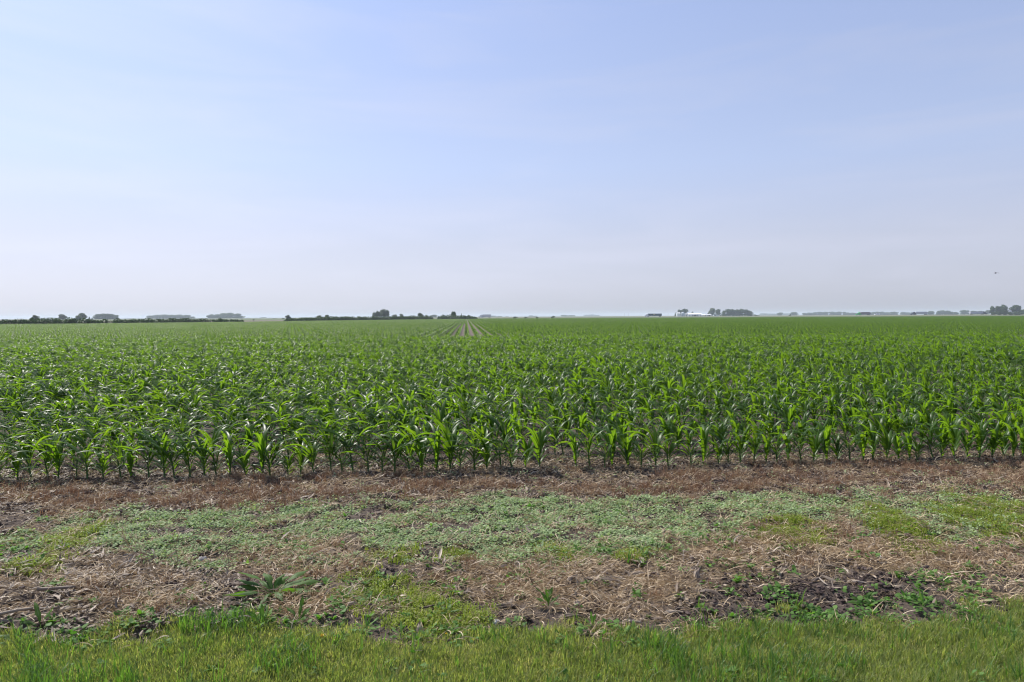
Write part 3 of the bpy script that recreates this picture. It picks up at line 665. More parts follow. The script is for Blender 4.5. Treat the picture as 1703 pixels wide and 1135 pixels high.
dock(1285, 990, [(160, .07, .016, 30, 40), (90, .07, .015, 55, 40), (30, .08, .016, 35, 50), (300, .07, .015, 25, 40), (230, .07, .015, 25, 40)], 'small broad leaved weed alone on the dark bare soil', 'small_weed', 'weed', M_CLOVER)
dock(1045, 945, [(150, .09, .007, 70, 20), (90, .10, .007, 84, 15), (40, .09, .007, 72, 30), (250, .07, .007, 60, 40)], 'small upright grassy weed above the brown cob piece', 'grass_sprout', 'weed', M_CLOVER)
dock(610, 1048, [(160, .09, .014, 40, 50), (100, .09, .014, 60, 40), (30, .10, .014, 50, 50), (320, .08, .013, 35, 50), (230, .08, .013, 35, 50), (70, .07, .012, 75, 20)], 'pale green leafy weed sprawling at the lawn edge', 'leafy_weed', 'weed', M_CLOVER)
dock(668, 1060, [(150, .10, .014, 45, 50), (100, .10, .012, 66, 40), (20, .09, .013, 50, 50), (330, .08, .013, 35, 50), (200, .09, .013, 35, 50)], 'leafy weed in the grass beside the grey dead leaf', 'leafy_weed', 'weed', M_CLOVER)
dock(745, 1022, [(140, .07, .016, 40, 50), (60, .07, .016, 50, 50), (350, .08, .015, 35, 50), (230, .07, .014, 35, 50)], 'round leaved weed between the green patch and the straw nest', 'small_weed', 'weed')
dock(985, 1040, [(140, .08, .012, 50, 50), (60, .09, .012, 60, 50), (350, .08, .011, 45, 50), (230, .07, .011, 45, 50), (100, .09, .011, 80, 20)], 'pale leaved weed at the lawn edge between the two cob husks', 'small_weed', 'weed', M_CLOVER)
# seedling with a stem
x, y = G(512, 935); sr = link('weed_seedling', None, loc=(x, y, gz(x, y))); tag(sr, 'small upright seedling with pale top leaves above the big dock', 'weed')
q = MD(); tube(q, [(0, 0, -0.01), (0.002, 0, 0.04), (0, 0, 0.09)], [0.003, 0.0025, 0.002], 6); link('stem', q.mesh('stem', [M_CLOVER]), sr)
for az, L_ in ((170, .07), (200, .05), (20, .06), (-20, .045), (100, .05), (250, .05)):
    lf_ = big_leaf(L_, .011, math.radians(30), math.radians(60), .9); link('leaf', lf_.mesh('leaf', [M_CLOVER]), sr, loc=(0, 0, .075), rot=(0, 0, math.radians(az)))
# yellow dandelion heads
M_YEL = plain('yellow_petal', (0.75, 0.52, 0.02), 0.5)
def dandelion(px, py, label, h=0.07, s=0.016):
    x, y = G(px, py); r_ = link('dandelion', None, loc=(x, y, gz(x, y))); tag(r_, label, 'flower')
    q = MD(); tube(q, [(0, 0, 0), (0.004, 0, h*0.5), (0, 0, h)], 0.0015, 6); link('stem', q.mesh('stem', [M_CLOVER]), r_)
    q = MD()
    for k in range(26):
        leaflet(q, (0, 0, h), s*(0.6+0.4*(k % 3)/2), 0.002, k*2.4, 0.3+0.35*(k % 3), .5, droop=.3)
    link('flower_head', q.mesh('flower_head', [M_YEL]), r_)
dandelion(536, 1080, 'yellow dandelion head in the grass under the upright dock weed')
dandelion(1280, 1040, 'tiny yellow flower on the lawn edge below the bare soil', 0.04, 0.008)
dandelion(742, 1064, 'tiny yellow flower in the weeds by the grey dead leaf', 0.04, 0.008)
# grass tufts
def gtuft(px, py, label, n=90, r=0.09, h0=0.10, h1=0.24, w=0.0026, mat=None, group=None):
    x, y = G(px, py); q = grass_tuft(n, r, h0, h1, w, bend=(0.6, 2.5), dead=0.08, dark=0.0)
    return tag(link('grass_tuft', q.mesh('grass_tuft', [mat or M_TALLG]), loc=(x, y, gz(x, y)-0.005)), label, 'grass tuft', group)
gtuft(375, 1048, 'tallest dark green grass tuft beside the straw heap', 230, 0.15, 0.06, 0.15)
gtuft(322, 1052, 'dark grass tuft leaning left from the end of the straw heap', 90, 0.08, 0.08, 0.19)
gtuft(478, 1105, 'lush grass tuft in the lawn below the two dock weeds', 150, 0.13, 0.08, 0.17)
gtuft(62, 1130, 'tall grass tuft at the left bottom of the lawn', 70, 0.07, 0.09, 0.17)
gtuft(1320, 1120, 'tall grass tuft near the bottom of the lawn below the bare soil', 60, 0.10, 0.08, 0.15)
gtuft(1098, 1068, 'loose grass tuft at the lawn edge right of the cob husks', 60, 0.09, 0.07, 0.13)
gtuft(830, 1062, 'soft grass tuft at the lawn edge below the white scrap', 60, 0.09, 0.06, 0.12)
gtuft(1640, 1040, 'dark grass tuft at the right end of the lawn edge', 110, 0.14, 0.07, 0.14)
# standing dead weed stalks, leaning to the left
def dead_weed(px, py, h, lean, n, label):
    x, y = G(px, py); q = MD(); base = np.array([0, 0, 0.0])
    t = np.linspace(0, 1, 7); main = np.stack([lean*t+0.02*np.sin(t*5), 0.12*t, h*t], 1); tube(q, main, 0.0032*(1-0.7*t), 6, T=0.2)
    b = MD()
    for k in range(n):
        s = gr.uniform(0.25, 0.95); p = np.array([np.interp(s, t, main[:, i]) for i in range(3)]); L_ = gr.uniform(0.05, 0.14); a = gr.uniform(0, 6.28)
        tt = np.linspace(0, 1, 4)[:, None]; d = np.array([lean*1.2+0.5*math.cos(a), 0.4*math.sin(a), gr.uniform(0.7, 1.2)*h/0.35]); d = d/np.linalg.norm(d)
        tube(b, p+tt*d*L_+tt**2*np.array([0, 0, 0.01]), 0.0014*(1-0.6*tt[:, 0]), 4, T=gr.uniform(0, .5))
        for _ in range(4): leaflet(b, p+d*L_*gr.uniform(.4, 1), 0.012, 0.003, gr.uniform(0, 6.28), gr.uniform(0, 1.2), gr.uniform(0, .6), seg=3)
    r_ = link('dead_weed', None, loc=(x, y, gz(x, y))); tag(r_, label, 'dead weed', 'dead weed stalks over the straw heap')
    link('stem', q.mesh('stem', [M_STRAW]), r_); link('twigs', b.mesh('twigs', [M_STRAW]), r_)
dead_weed(205, 1010, .32, -.20, 12, 'leftmost dead weed stalk leaning over the straw heap')
dead_weed(258, 985, .40, -.28, 16, 'tallest dead weed stalk leaning far left over the heap')
dead_weed(270, 990, .34, -.22, 14, 'dead weed stalk leaning close behind the tallest one')
dead_weed(288, 965, .26, -.02, 10, 'upright thin dead weed stalk right of the leaning ones')
dead_weed(345, 1000, .26, -.18, 10, 'dead weed stalk leaning above the dark grass tuft')
dead_weed(372, 968, .22, .0, 8, 'short bare weed stalk between the grey stone and the dock')

# husks, cobs, stalk pieces
def husk_mesh(L_, w, curl, arch, n=9, layers=2):
    m_ = MD(); k = 13
    for la in range(layers):
        t = np.linspace(0, 1, n); W = w*np.interp(t, [0, .12, .4, .75, 1], [.45, .8, 1, .62, .08])*(1-0.15*la)+0.001
        th = np.linspace(-1, 1, k)*curl; V = []
        for i in range(n):
            zc = arch*math.sin(math.pi*t[i])+0.006*la; xx = (t[i]-0.5)*L_+0.01*la; yo = 0.15*L_*math.sin(2.2*t[i]+la)
            for a in th: V.append((xx, yo+W[i]*math.sin(a)/max(.3, math.sin(min(curl, 1.57))), zc+W[i]*(math.cos(a)-math.cos(curl))*0.55+0.0028*math.sin(8*a+la)*(.4+t[i])+0.004*math.sin(5*t[i]+3*a)))
        F = [[i*k+j, i*k+j+1, (i+1)*k+j+1, (i+1)*k+j] for i in range(n-1) for j in range(k-1)]
        m_.add(V, F, gr.uniform(.2, .7)+0.28*np.sin(np.tile(th*8+la, n)))
    return m_
def stalk_mesh(L_, r0, bend=0.0):
    m_ = MD(); t = np.linspace(0, 1, 9); P = np.stack([(t-.5)*L_, bend*L_*np.sin(math.pi*t), r0+0.02*L_*np.sin(3*t)], 1)
    R_ = r0*(1-.25*t)*(1+.18*(np.abs((t*3) % 1-.5) > .40)); tube(m_, P, R_, 8, T=gr.uniform(.2, .8)); return m_
def cob_mesh(L_, r0):
    m_ = MD(); t = np.linspace(0, 1, 14); R_ = r0*np.sin(math.pi*np.clip(.14+.8*t, 0, 1))**.5*(1+.07*(np.arange(14) % 2)); tube(m_, np.stack([(t-.5)*L_, .06*L_*np.sin(3*t), 0*t+r0*.7], 1), R_, 12, T=.5); return m_
def put(kind, mesh_, px, py, az, label, cat, mat=M_HUSK, group=None, tilt=0.0, smooth=True, dz=0.0):
    x, y = G(px, py)
    return tag(link(kind, mesh_.mesh(kind, [mat], smooth) if isinstance(mesh_, MD) else mesh_, loc=(x, y, gz(x, y)+dz), rot=(gr.normal(0, .1), tilt, math.radians(az))), label, cat, group)
put('corn_husk', husk_mesh(.17, .030, 1.2, .012), 721, 852, -12, 'large brown curled husk on the far side of the green cover', 'corn husk')
put('corn_husk', husk_mesh(.16, .017, 1.3, .03, layers=1), 1180, 1000, -48, 'pale curled husk slanting down onto the dark soil', 'corn husk', dz=.01)
put('corn_husk', husk_mesh(.11, .020, 1.4, .02), 1163, 968, 62, 'grey split husk standing just above the pale slanting one', 'corn husk', tilt=-.5, dz=.02)
put('corn_husk', husk_mesh(.10, .020, 1.2, .008), 1168, 1017, -10, 'flat layered husk lying at the foot of the pale slanting one', 'corn husk')
put('corn_husk', husk_mesh(.20, .010, 1.0, .018, layers=2), 1375, 948, 3, 'long looped husk strip on tan straw right of the bare soil', 'corn husk')
put('corn_husk', husk_mesh(.12, .020, 1.1, .008, layers=3), 945, 1027, 8, 'tan layered husk lying at the lawn edge beside the compact dock', 'corn husk')
put('corn_husk', husk_mesh(.10, .018, 1.2, .006), 1048, 1034, -8, 'tan husk shell at the lawn edge under the brown straw', 'corn husk')
put('corn_husk', husk_mesh(.14, .022, 1.3, .016, layers=3), 958, 995, 20, 'grey layered husk right of the compact dock weed', 'corn husk')
put('corn_husk', husk_mesh(.08, .02, 1.2, .02), 963, 1008, 100, 'brown crumpled husk under the grey layered one', 'corn husk')
put('corn_husk', husk_mesh(.10, .02, 1.4, .02), 952, 975, 50, 'short brown husk poking from rusty straw above the grey husk', 'corn husk', tilt=-.3)
put('corn_cob', cob_mesh(.10, .020), 1062, 960, -6, 'dark brown cob piece under the small upright sprout', 'corn cob')
put('corn_stalk_piece', stalk_mesh(.13, .007, .05), 1300, 965, 58, 'pale split stalk piece at the upper edge of the bare soil', 'dead stalk')
put('corn_stalk_piece', stalk_mesh(.09, .006), 1328, 945, -35, 'short pale stalk piece left of the looped husk', 'dead stalk')
put('corn_husk', husk_mesh(.07, .018, .8, .01, layers=1), 700, 1050, 80, 'upright grey dead leaf at the lawn edge', 'dead leaf', tilt=-1.0, dz=.03)
put('corn_husk', husk_mesh(.08, .02, .7, .006, layers=1), 786, 935, -40, 'flat tan dead leaf on the green cover above the straw nest', 'dead leaf')
put('corn_husk', husk_mesh(.05, .02, .9, .01, layers=1), 825, 1034, -30, 'small white torn husk scrap at the lawn edge', 'corn husk', mat=plain('white_husk', (.72, .68, .62), .6, noise=.2, nscale=40))
put('corn_husk', husk_mesh(.13, .022, 1.0, .008, layers=3), 838, 1012, 12, 'layered grey husk nest in the middle of the margin', 'corn husk')
put('corn_husk', husk_mesh(.12, .022, 1.2, .02, layers=2), 858, 1000, 60, 'grey husk crossing the layered nest', 'corn husk')
put('corn_stalk_piece', stalk_mesh(.12, .003), 812, 985, 110, 'thin pale straw lying across the husk nest', 'dead stalk', dz=.02)
put('corn_stalk_piece', stalk_mesh(.18, .010, .03), 155, 962, 9, 'long straight stalk on top of the straw heap', 'dead stalk', dz=.03)
put('corn_stalk_piece', stalk_mesh(.22, .009, .03), 190, 972, 3, 'long thin stalk lying just under the topmost one of the heap', 'dead stalk', dz=.015)
put('corn_stalk_piece', stalk_mesh(.20, .011, -.04), 95, 1000, 6, 'dark stalk across the middle of the straw heap', 'dead stalk', dz=.02)
put('corn_stalk_piece', stalk_mesh(.15, .012, .02), 100, 948, 35, 'stout stalk at the upper end of the heap by the yellow green weed', 'dead stalk', dz=.02)
put('corn_stalk_piece', stalk_mesh(.18, .010, .02), 22, 1040, 28, 'stalk slanting at the left bottom corner of the heap', 'dead stalk', dz=.02)
put('corn_husk', husk_mesh(.14, .018, .9, .01), 105, 905, 10, 'pale flat husk lying above the heap on the green cover', 'corn husk')
put('corn_husk', husk_mesh(.09, .022, .8, .01), 140, 1003, -5, 'pale broad husk in the middle of the heap', 'corn husk', dz=.02)
put('corn_husk', husk_mesh(.12, .016, 1.0, .012), 1560, 935, 3, 'brown curved husk lying on the tan straw at the right', 'corn husk')
put('corn_husk', husk_mesh(.11, .018, 1.0, .012), 1432, 893, 12, 'dark husk below the green weeds right of the yellow green patch', 'corn husk')
put('corn_husk', husk_mesh(.10, .02, 1.1, .02), 1108, 892, 40, 'small brown husk standing in the green cover', 'corn husk')
put('corn_husk', husk_mesh(.13, .02, 1.1, .01), 1095, 795, 0, 'dark brown husk on the rusty strip below the front corn row', 'corn husk')
put('corn_husk', husk_mesh(.12, .02, 1.1, .012), 1640, 815, -4, 'grey brown husk between rusty strip and green cover', 'corn husk')
q = MD(); lump(q, (0, 0, .016), .032, .5, .7, 12, 9); put('stone', q, 336, 938, 0, 'rounded grey stone at the edge of the green cover', 'stone', M_STONE)
q = MD(); lump(q, (0, 0, .012), .026, 1, .6, 12, 9); put('stone', q, 1463, 932, 0, 'pale angular stone in the tan straw', 'stone', plain('pale_stone', (.55, .56, .57), .7, noise=.3, nscale=60), smooth=False)
q = MD(); t = np.linspace(0, 1, 10); tube(q, np.stack([.10*(t-.5), .02*t, .06*np.sin(math.pi*t)], 1), .0022, 6, T=1.0); put('bent_straw', q, 402, 945, 0, 'pale straw bent into an arch above the big dock', 'straw', M_STRAW)
q = MD(); tube(q, np.stack([-.015*t+.01*np.sin(4*t), 0*t, .17*t-.01], 1), .004*(1-.4*t), 6, T=1.0); put('dead_stick', q, 1604, 768, 0, 'pale stick standing upright in front of the corn', 'stick', M_STRAW)
q = MD(); tube(q, np.stack([.34*(t-.5), .02*np.sin(3*t), .012+.01*np.sin(math.pi*t)], 1), .0028, 6, T=1.0); put('dead_stick', q, 500, 831, 4, 'long pale stick lying flat on the rusty strip', 'stick', M_STRAW)
# more husks and stalk pieces of the old crop, small ones
HUSKS = [husk_mesh(gr.uniform(.07, .13), gr.uniform(.009, .018), gr.uniform(.7, 1.4), gr.uniform(.004, .02), layers=1).mesh('corn_husk', [M_HUSK]) for _ in range(8)]
STALKS = [stalk_mesh(gr.uniform(.08, .17), gr.uniform(.005, .009), gr.normal(0, .04)).mesh('corn_stalk_piece', [M_HUSK]) for _ in range(6)]
for n_, x0_, x1_, y0_, y1_, wh in ((34, 0, 330, 935, 1045, 'in the straw heap at the lower left'), (16, 380, 1150, 955, 1030, 'on the straw between the lawn and the green cover'), (12, 1150, 1703, 905, 975, 'on the tan straw at the right'), (18, 20, 1690, 788, 835, 'on the brown strip below the corn')):
    for k in range(n_):
        hs = gr.random() < .6
        put('corn_husk' if hs else 'corn_stalk_piece', (HUSKS[gr.integers(0, 8)] if hs else STALKS[gr.integers(0, 6)]), gr.uniform(x0_, x1_), gr.uniform(y0_, y1_), gr.normal(10, 45),
            ('small curled dry husk ' if hs else 'short dry stalk piece ')+wh, 'corn husk' if hs else 'dead stalk', group=('small husks ' if hs else 'short stalk pieces ')+wh, tilt=gr.normal(0, .15), dz=.008)

# ---------------------------------------------------------------- trees, bushes, hedges
tr = np.random.default_rng(33)
def crown_mesh(kind, n=900, mats=None):
    m_ = MD(); lobes = []
    if kind == 'conifer':
        lobes = [((tr.normal(0, .02), tr.normal(0, .02), zc), (.34*(1-zc)+.04, .34*(1-zc)+.04, .10)) for zc in np.linspace(.12, .95, 12)]
    elif kind == 'willow':
        for _ in range(15):
            a = tr.uniform(0, 6.28); q_ = tr.uniform(0, .33); lobes.append(((q_*math.cos(a), q_*math.sin(a), tr.uniform(.25, .74-q_*.5)), (.12, .12, .26)))
    elif kind == 'bush':
        for _ in range(8):
            a = tr.uniform(0, 6.28); q_ = tr.uniform(0, .34); s_ = tr.uniform(.14, .24); lobes.append(((q_*math.cos(a), q_*math.sin(a), tr.uniform(.2, .72)), (s_, s_, s_*1.1)))
    else:
        z_lo = {'round': .20, 'broad': .14, 'tall': .34}[kind]
        for _ in range(17):
            a = tr.uniform(0, 6.28); q_ = tr.uniform(.05, .33); s_ = tr.uniform(.16, .24); zc = tr.uniform(z_lo, .82)
            q_ *= 1-.6*max(0, (zc-.5)/.5)**2
            lobes.append(((q_*math.cos(a), q_*math.sin(a), zc), (s_, s_, s_*.9)))
        lobes.append(((0, 0, .62), (.28, .28, .30))); lobes.append(((0, 0, z_lo+.16), (.26, .26, .16)))
        if kind == 'broad':
            for k in range(5): lobes.append(((.24*math.cos(k*1.26), .24*math.sin(k*1.26), tr.uniform(.13, .24)), (.17, .17, .15)))
    vol = np.array([l[1][0]*l[1][2] for l in lobes]); pk = tr.choice(len(lobes), n, p=vol/vol.sum())
    tl = tr.random(len(lobes))
    for i in pk:
        c, s_ = lobes[i]; d = nrm(tr.normal(size=3)); p = np.array(c)+d*np.array(s_)*tr.uniform(.55, 1.08)
        w = tr.uniform(.018, .036)*(1.3 if kind in ('round', 'broad', 'tall') else 1); a_ = nrm(tr.normal(size=3)); b_ = nrm(np.cross(a_, nrm(d+.8*tr.normal(size=3))))
        V = [p-a_*w-b_*w*.6, p+a_*w*.9-b_*w*.7, p+a_*w+b_*w*.6, p-a_*w*.8+b_*w*.8]
        m_.add(V, [(0, 1, 2, 3)], np.clip(tl[i]*.6+tr.uniform(0, .4), 0, 1))
    return m_
def trunk_mesh(kind):
    m_ = MD(); H = .6 if kind != 'bush' else .4; r0 = .035 if kind != 'bush' else .02
    tube(m_, [(0, 0, -.02), (.006, 0, H*.4), (0, .01, H)], [r0, r0*.7, r0*.35], 7)
    for k in range(5):
        a = k*1.3+.3; z0 = H*(.35+.1*k); tube(m_, [(0, 0, z0), (.10*math.cos(a), .10*math.sin(a), z0+.09), (.21*math.cos(a), .21*math.sin(a), z0+.18)], [r0*.45, r0*.3, r0*.12], 5)
    return m_
TM = {}
for kd in ('round', 'broad', 'tall', 'conifer', 'willow', 'bush'):
    TM[kd] = ([crown_mesh(kd, {'willow': 2600, 'conifer': 800, 'bush': 1300}.get(kd, 2200)).mesh(kd+'_crown', [M_CROWNP if kd == 'willow' else M_CROWN]) for _ in range(1 if kd in ('conifer', 'willow') else 4)], trunk_mesh(kd).mesh(kd+'_trunk', [M_BARK]))
PALE = [crown_mesh('round', 2200).mesh('pale_crown', [M_CROWNP]) for _ in range(2)]
def tree(x0, x1, ytop, D, kind, label, group=None, pale=False, name=None, cat=None):
    """crown spanning photo columns x0..x1, top at ytop, standing on the ground D metres ahead"""
    xc = (x0+x1)/2; p = AT(xc, hor(xc), D); top = AT(xc, ytop, D)[2]; w = (x1-x0)/F_PX*D
    nm = name or {'conifer': 'conifer_tree', 'willow': 'willow_tree', 'bush': 'bush'}.get(kind, 'leafy_tree')
    r_ = link(nm, None, loc=(p[0], p[1], 0.0), rot=(0, 0, tr.uniform(0, 6.28))); r_.scale = (w/.86, w/.86, max(top, 1.0)/1.0)
    tag(r_, label, cat or ('bush' if kind == 'bush' else 'tree'), group)
    cm = PALE[tr.integers(0, 2)] if pale else TM[kind][0][tr.integers(0, len(TM[kind][0]))]
    link('crown', cm, r_); link('trunk', TM[kind][1], r_)
    return r_
def hedge(pts_, label, dens=34.0, D0=None):
    """a continuous hedgerow: pts_ = (photo column, photo top, distance)"""
    m_ = MD(); st = MD(); P = [AT(a, hor(a), c) for a, b, c in pts_]; Hh = [max(.9, AT(a, b, c)[2]) for a, b, c in pts_]
    o0 = P[0].copy(); o0[2] = 0
    for i in range(len(P)-1):
        a, b = P[i]-o0, P[i+1]-o0; L_ = np.linalg.norm((b-a)[:2]); n_ = int(L_*45); ncl = max(2, int(L_/0.7))
        cs = [(tr.random(), tr.uniform(.70, 1.08), tr.normal(0, .7), tr.random()) for _ in range(ncl)]
        for _ in range(n_*2):
            u, hs, off, tl = cs[tr.integers(0, ncl)]; H = (Hh[i]*(1-u)+Hh[i+1]*u)*hs
            if tr.random() < .4: u = tr.random(); H = (Hh[i]*(1-u)+Hh[i+1]*u)*.72; off = tr.normal(0, .5)
            c = a+(b-a)*u; d = nrm(tr.normal(size=3)); s_ = H*.42
            p = np.array([c[0]+d[0]*s_*1.5, c[1]+off+d[1]*s_*1.2, H*.55+d[2]*H*.5]); p[2] = max(p[2], .05)
            w = tr.uniform(.12, .26); a_ = nrm(tr.normal(size=3)); b_ = nrm(np.cross(a_, tr.normal(size=3)))
            m_.add([p-a_*w-b_*w*.6, p+a_*w*.9-b_*w*.7, p+a_*w+b_*w*.6, p-a_*w*.8+b_*w*.8], [(0, 1, 2, 3)], np.clip(tl*.7+tr.uniform(0, .3), 0, 1))
        for u, hs, off, tl in cs[::2]:
            c = a+(b-a)*u; tube(st, [(c[0], c[1]+off, -.05), (c[0]+.1, c[1]+off, Hh[i]*.5)], [.05, .02], 5)
    r_ = link('hedgerow', None, loc=tuple(o0)); tag(r_, label, 'hedge'); link('foliage', m_.mesh('foliage', [M_CROWN]), r_); link('stems', st.mesh('stems', [M_BARK]), r_)
hedge([(-60, 531, 168), (0, 531, 175), (30, 531.5, 178), (60, 530.5, 183), (100, 529.5, 190), (130, 530, 196), (160, 531.5, 200), (200, 531, 206), (240, 531, 212), (290, 530, 220), (340, 530, 226), (375, 530.5, 232), (398, 532, 236), (402, 533.5, 237)], 'long dark hedgerow along the left end of the corn field')
hedge([(474, 531.5, 262), (490, 529.5, 272), (520, 528, 290), (560, 527, 315), (600, 527, 335), (640, 526.5, 352), (680, 526, 368), (700, 525, 378), (716, 526, 384), (719, 528, 386)], 'dark hedgerow ending under the pale willow')
hedge([(729, 525.5, 392), (745, 524, 400), (765, 525, 410), (782, 526, 425), (793, 528, 440)], 'short dark hedgerow beside the white semi trailer')
def T_(*a, **k): return tree(*a, **k)
FW = 'far trees on the horizon'
T_(52, 64, 524, 420, 'round', 'small pale brown tree poking above the far left hedgerow', pale=True)
T_(97, 112, 523, 800, 'round', 'grey tree left of the narrow dark hedgerow bush', pale=True)
T_(113, 128, 528, 205, 'bush', 'dark bush rising from the hedgerow before the two round trees')
T_(124, 136, 524, 700, 'round', 'round tree on the left of the close pair by the two little conifers')
T_(130, 145, 521, 720, 'round', 'taller round tree on the right of the close pair by the conifers', pale=True)
T_(145, 152, 527, 600, 'conifer', 'left one of the two tiny pointed conifers above the hedgerow')
T_(150, 156, 528.5, 600, 'conifer', 'right one of the two tiny pointed conifers above the hedgerow')
for i, (a, b, t) in enumerate(((157, 170, 522.5), (165, 178, 521.5), (173, 186, 521.5), (181, 194, 522.5), (186, 197, 524))):
    T_(a, b, t, 1300, 'broad', 'grey green tree, %s of the flat topped grove of five on the left' % ('leftmost', 'second', 'middle', 'fourth', 'rightmost')[i], group='flat topped grove on the left')
for i, (a, b, t, k) in enumerate(((62, 78, 529, 0), (76, 92, 528, 0), (88, 100, 529, 0), (196, 212, 530.5, 0), (208, 226, 529.8, 0), (222, 240, 530.2, 0))):
    T_(a, b, t, 2600, 'broad', 'low hazy tree of the far wood %s' % ('behind the small pale brown tree' if i < 3 else 'between the two left groves'), group='far wood trees '+('left' if i < 3 else 'between groves'))
for i, (a, b, t) in enumerate(((244, 260, 525), (254, 270, 523.3), (266, 282, 523), (278, 294, 523.4), (290, 306, 523.5), (302, 317, 524), (311, 326, 526.5))):
    T_(a, b, t, 2100, 'broad', 'blue grey tree, number %s from the left in the long pale grove' % ('one', 'two', 'three', 'four', 'five', 'six', 'seven')[i], group='long pale grove')
for i, (a, b, t) in enumerate(((345, 358, 522.5), (354, 368, 523), (366, 380, 521), (376, 391, 520.5), (387, 401, 521.5), (394, 407, 525))):
    T_(a, b, t, 1900, 'broad', 'blue tree, number %s from the left in the grove with a step in its top' % ('one', 'two', 'three', 'four', 'five', 'six')[i], group='stepped blue grove')
for i, (a, b, t) in enumerate(((409, 416, 529), (419, 425, 529.5), (424, 429, 529), (431, 437, 528.5), (435, 443, 528), (446, 451, 530))):
    T_(a, b, t, 2300, 'round', 'tiny pale far tree right of the stepped blue grove, number %s' % ('one', 'two', 'three', 'four', 'five', 'six')[i], group='tiny pale trees in the gap')
T_(452, 461, 530.5, 900, 'bush', 'small dark bush alone in the gap between hedgerows')
T_(419.5, 423.5, 531.5, 420, 'bush', 'tiny dark post like bush in the gap between hedgerows')
T_(469, 474, 529.3, 700, 'round', 'tiny tree left of the lollipop tree')
T_(474.5, 483.5, 524, 500, 'round', 'lollipop shaped brownish tree at the left end of the middle hedgerow', pale=True)
T_(513, 522, 527, 330, 'bush', 'dark bush rising left of the two pale round trees')
T_(524, 537, 524.6, 420, 'round', 'left pale brown round tree behind the middle hedgerow', pale=True)
T_(539, 549, 524, 470, 'round', 'right pale round tree behind the middle hedgerow', pale=True)
T_(556, 566, 526.5, 330, 'bush', 'dark bush in the middle hedgerow after the round trees')
T_(574, 586, 525.7, 345, 'bush', 'domed bush in the middle of the second hedgerow')
T_(594, 602, 526.5, 345, 'bush', 'low dark bush left of the pointed one in the hedgerow')
T_(604, 611, 525.3, 350, 'bush', 'pointed bush in the hedgerow left of the willow')
T_(619, 636, 516.5, 620, 'willow', 'shorter left half of the pale feathery willow pair')
T_(628, 649.5, 513.3, 620, 'willow', 'tall pale feathery willow, highest tree left of the gap')
T_(649, 663, 523.3, 900, 'broad', 'hazy tree behind the hedge right of the willow', pale=True)
T_(664, 672, 522.3, 800, 'round', 'small hazy round tree right of the willow', pale=True)
T_(670, 680, 525, 372, 'bush', 'dark hedge bush below the small hazy round tree')
T_(685, 690, 524, 380, 'bush', 'narrow bush rising from the hedgerow')
T_(694, 706, 521, 480, 'round', 'round grey green tree near the end of the middle hedgerow', pale=True)
T_(706, 718, 523, 390, 'bush', 'big dark bush at the end of the middle hedgerow')
T_(715, 728, 523.3, 1700, 'broad', 'pale blue tree in the gap between two hedgerows')
T_(730, 742, 524, 400, 'bush', 'dark bush at the left end of the short hedgerow')
T_(750, 760, 518, 420, 'tall', 'leaning dark tree rising from the short hedgerow')
T_(765, 770, 521.5, 415, 'conifer', 'thin dead topped tree in the short hedgerow')
T_(776, 784, 522.8, 425, 'bush', 'spiky dark bush near the right end of the short hedgerow')
for a, b, t, lb in ((851, 862, 526.3, 'widest of the four low bushes beyond the white trailer'), (870, 878, 526.8, 'second of the four low bushes beyond the white trailer'), (890, 896, 526.6, 'smallest of the four low bushes beyond the white trailer'), (916, 924, 525, 'tallest of the four low bushes beyond the white trailer')):
    T_(a, b, t, 520, 'bush', lb, group='low bushes at the far field edge')
for i, (a, b, t) in enumerate(((812, 826, 525.3), (824, 836, 525.8), (840, 846, 526.3), (878, 888, 524.8), (885, 894, 525.6), (932, 946, 523.9), (944, 958, 524.4))):
    T_(a, b, t, 3400, 'broad', 'faint blue far tree %s the low bushes' % ('left of' if i < 3 else 'behind' if i < 5 else 'right of'), group=FW)
for i, (a, b, t) in enumerate(((970, 982, 523.6), (978, 992, 523.2), (988, 998, 524))):
    T_(a, b, t, 5200, 'broad', 'faint lavender tree of the farthest grove left of the green semi', group='farthest faint grove')
T_(1120.8, 1125.4, 519.8, 1250, 'conifer', 'dark pointed conifer left of the grain bin')
T_(1126, 1136, 515, 1330, 'round', 'left tree of the pair behind the grain bin')
T_(1133, 1144.5, 513.3, 1335, 'broad', 'right tree of the pair behind the grain bin')
T_(1149.5, 1154, 518.5, 1380, 'round', 'small dark tree top over the long white barn roof')
T_(1176, 1180, 520, 1300, 'round', 'small brownish tree left of the pale green farm tree')
T_(1177.5, 1191, 512.8, 1290, 'round', 'large pale green tree left of the white farmhouse', pale=True)
T_(1189, 1199.5, 513.8, 1350, 'round', 'dark tree right behind the white farmhouse')
for i, (a, b, t) in enumerate(((1200, 1208, 516), (1206, 1216, 513.6), (1213, 1223, 514), (1220, 1230, 514.6), (1228, 1238, 514), (1235, 1246, 515), (1241, 1249, 516.3), (1246, 1252.5, 517.5))):
    T_(a, b, t, 1300, 'broad', 'dark tree, number %s from the left in the windbreak right of the farm' % ('one', 'two', 'three', 'four', 'five', 'six', 'seven', 'eight')[i], group='windbreak right of the farm')
T_(1252, 1262, 522.5, 1400, 'bush', 'low bush trailing off the right end of the farm windbreak')
for i in range(5):
    T_(1264+i*12, 1280+i*12, 521+.4*(i % 2), 4600, 'broad', 'faint blue tree of the far line right of the windbreak', group='faint blue far line')
T_(1293, 1302, 519.8, 2400, 'broad', 'hazy tree standing alone left of the small dark bush')
T_(1312, 1316.5, 522.5, 900, 'bush', 'small dark bush alone in front of the far woods')
T_(1314, 1326, 519.3, 2300, 'broad', 'hazy domed tree behind the small dark bush')
N_ = ('one', 'two', 'three', 'four', 'five', 'six', 'seven', 'eight', 'nine', 'ten', 'eleven')
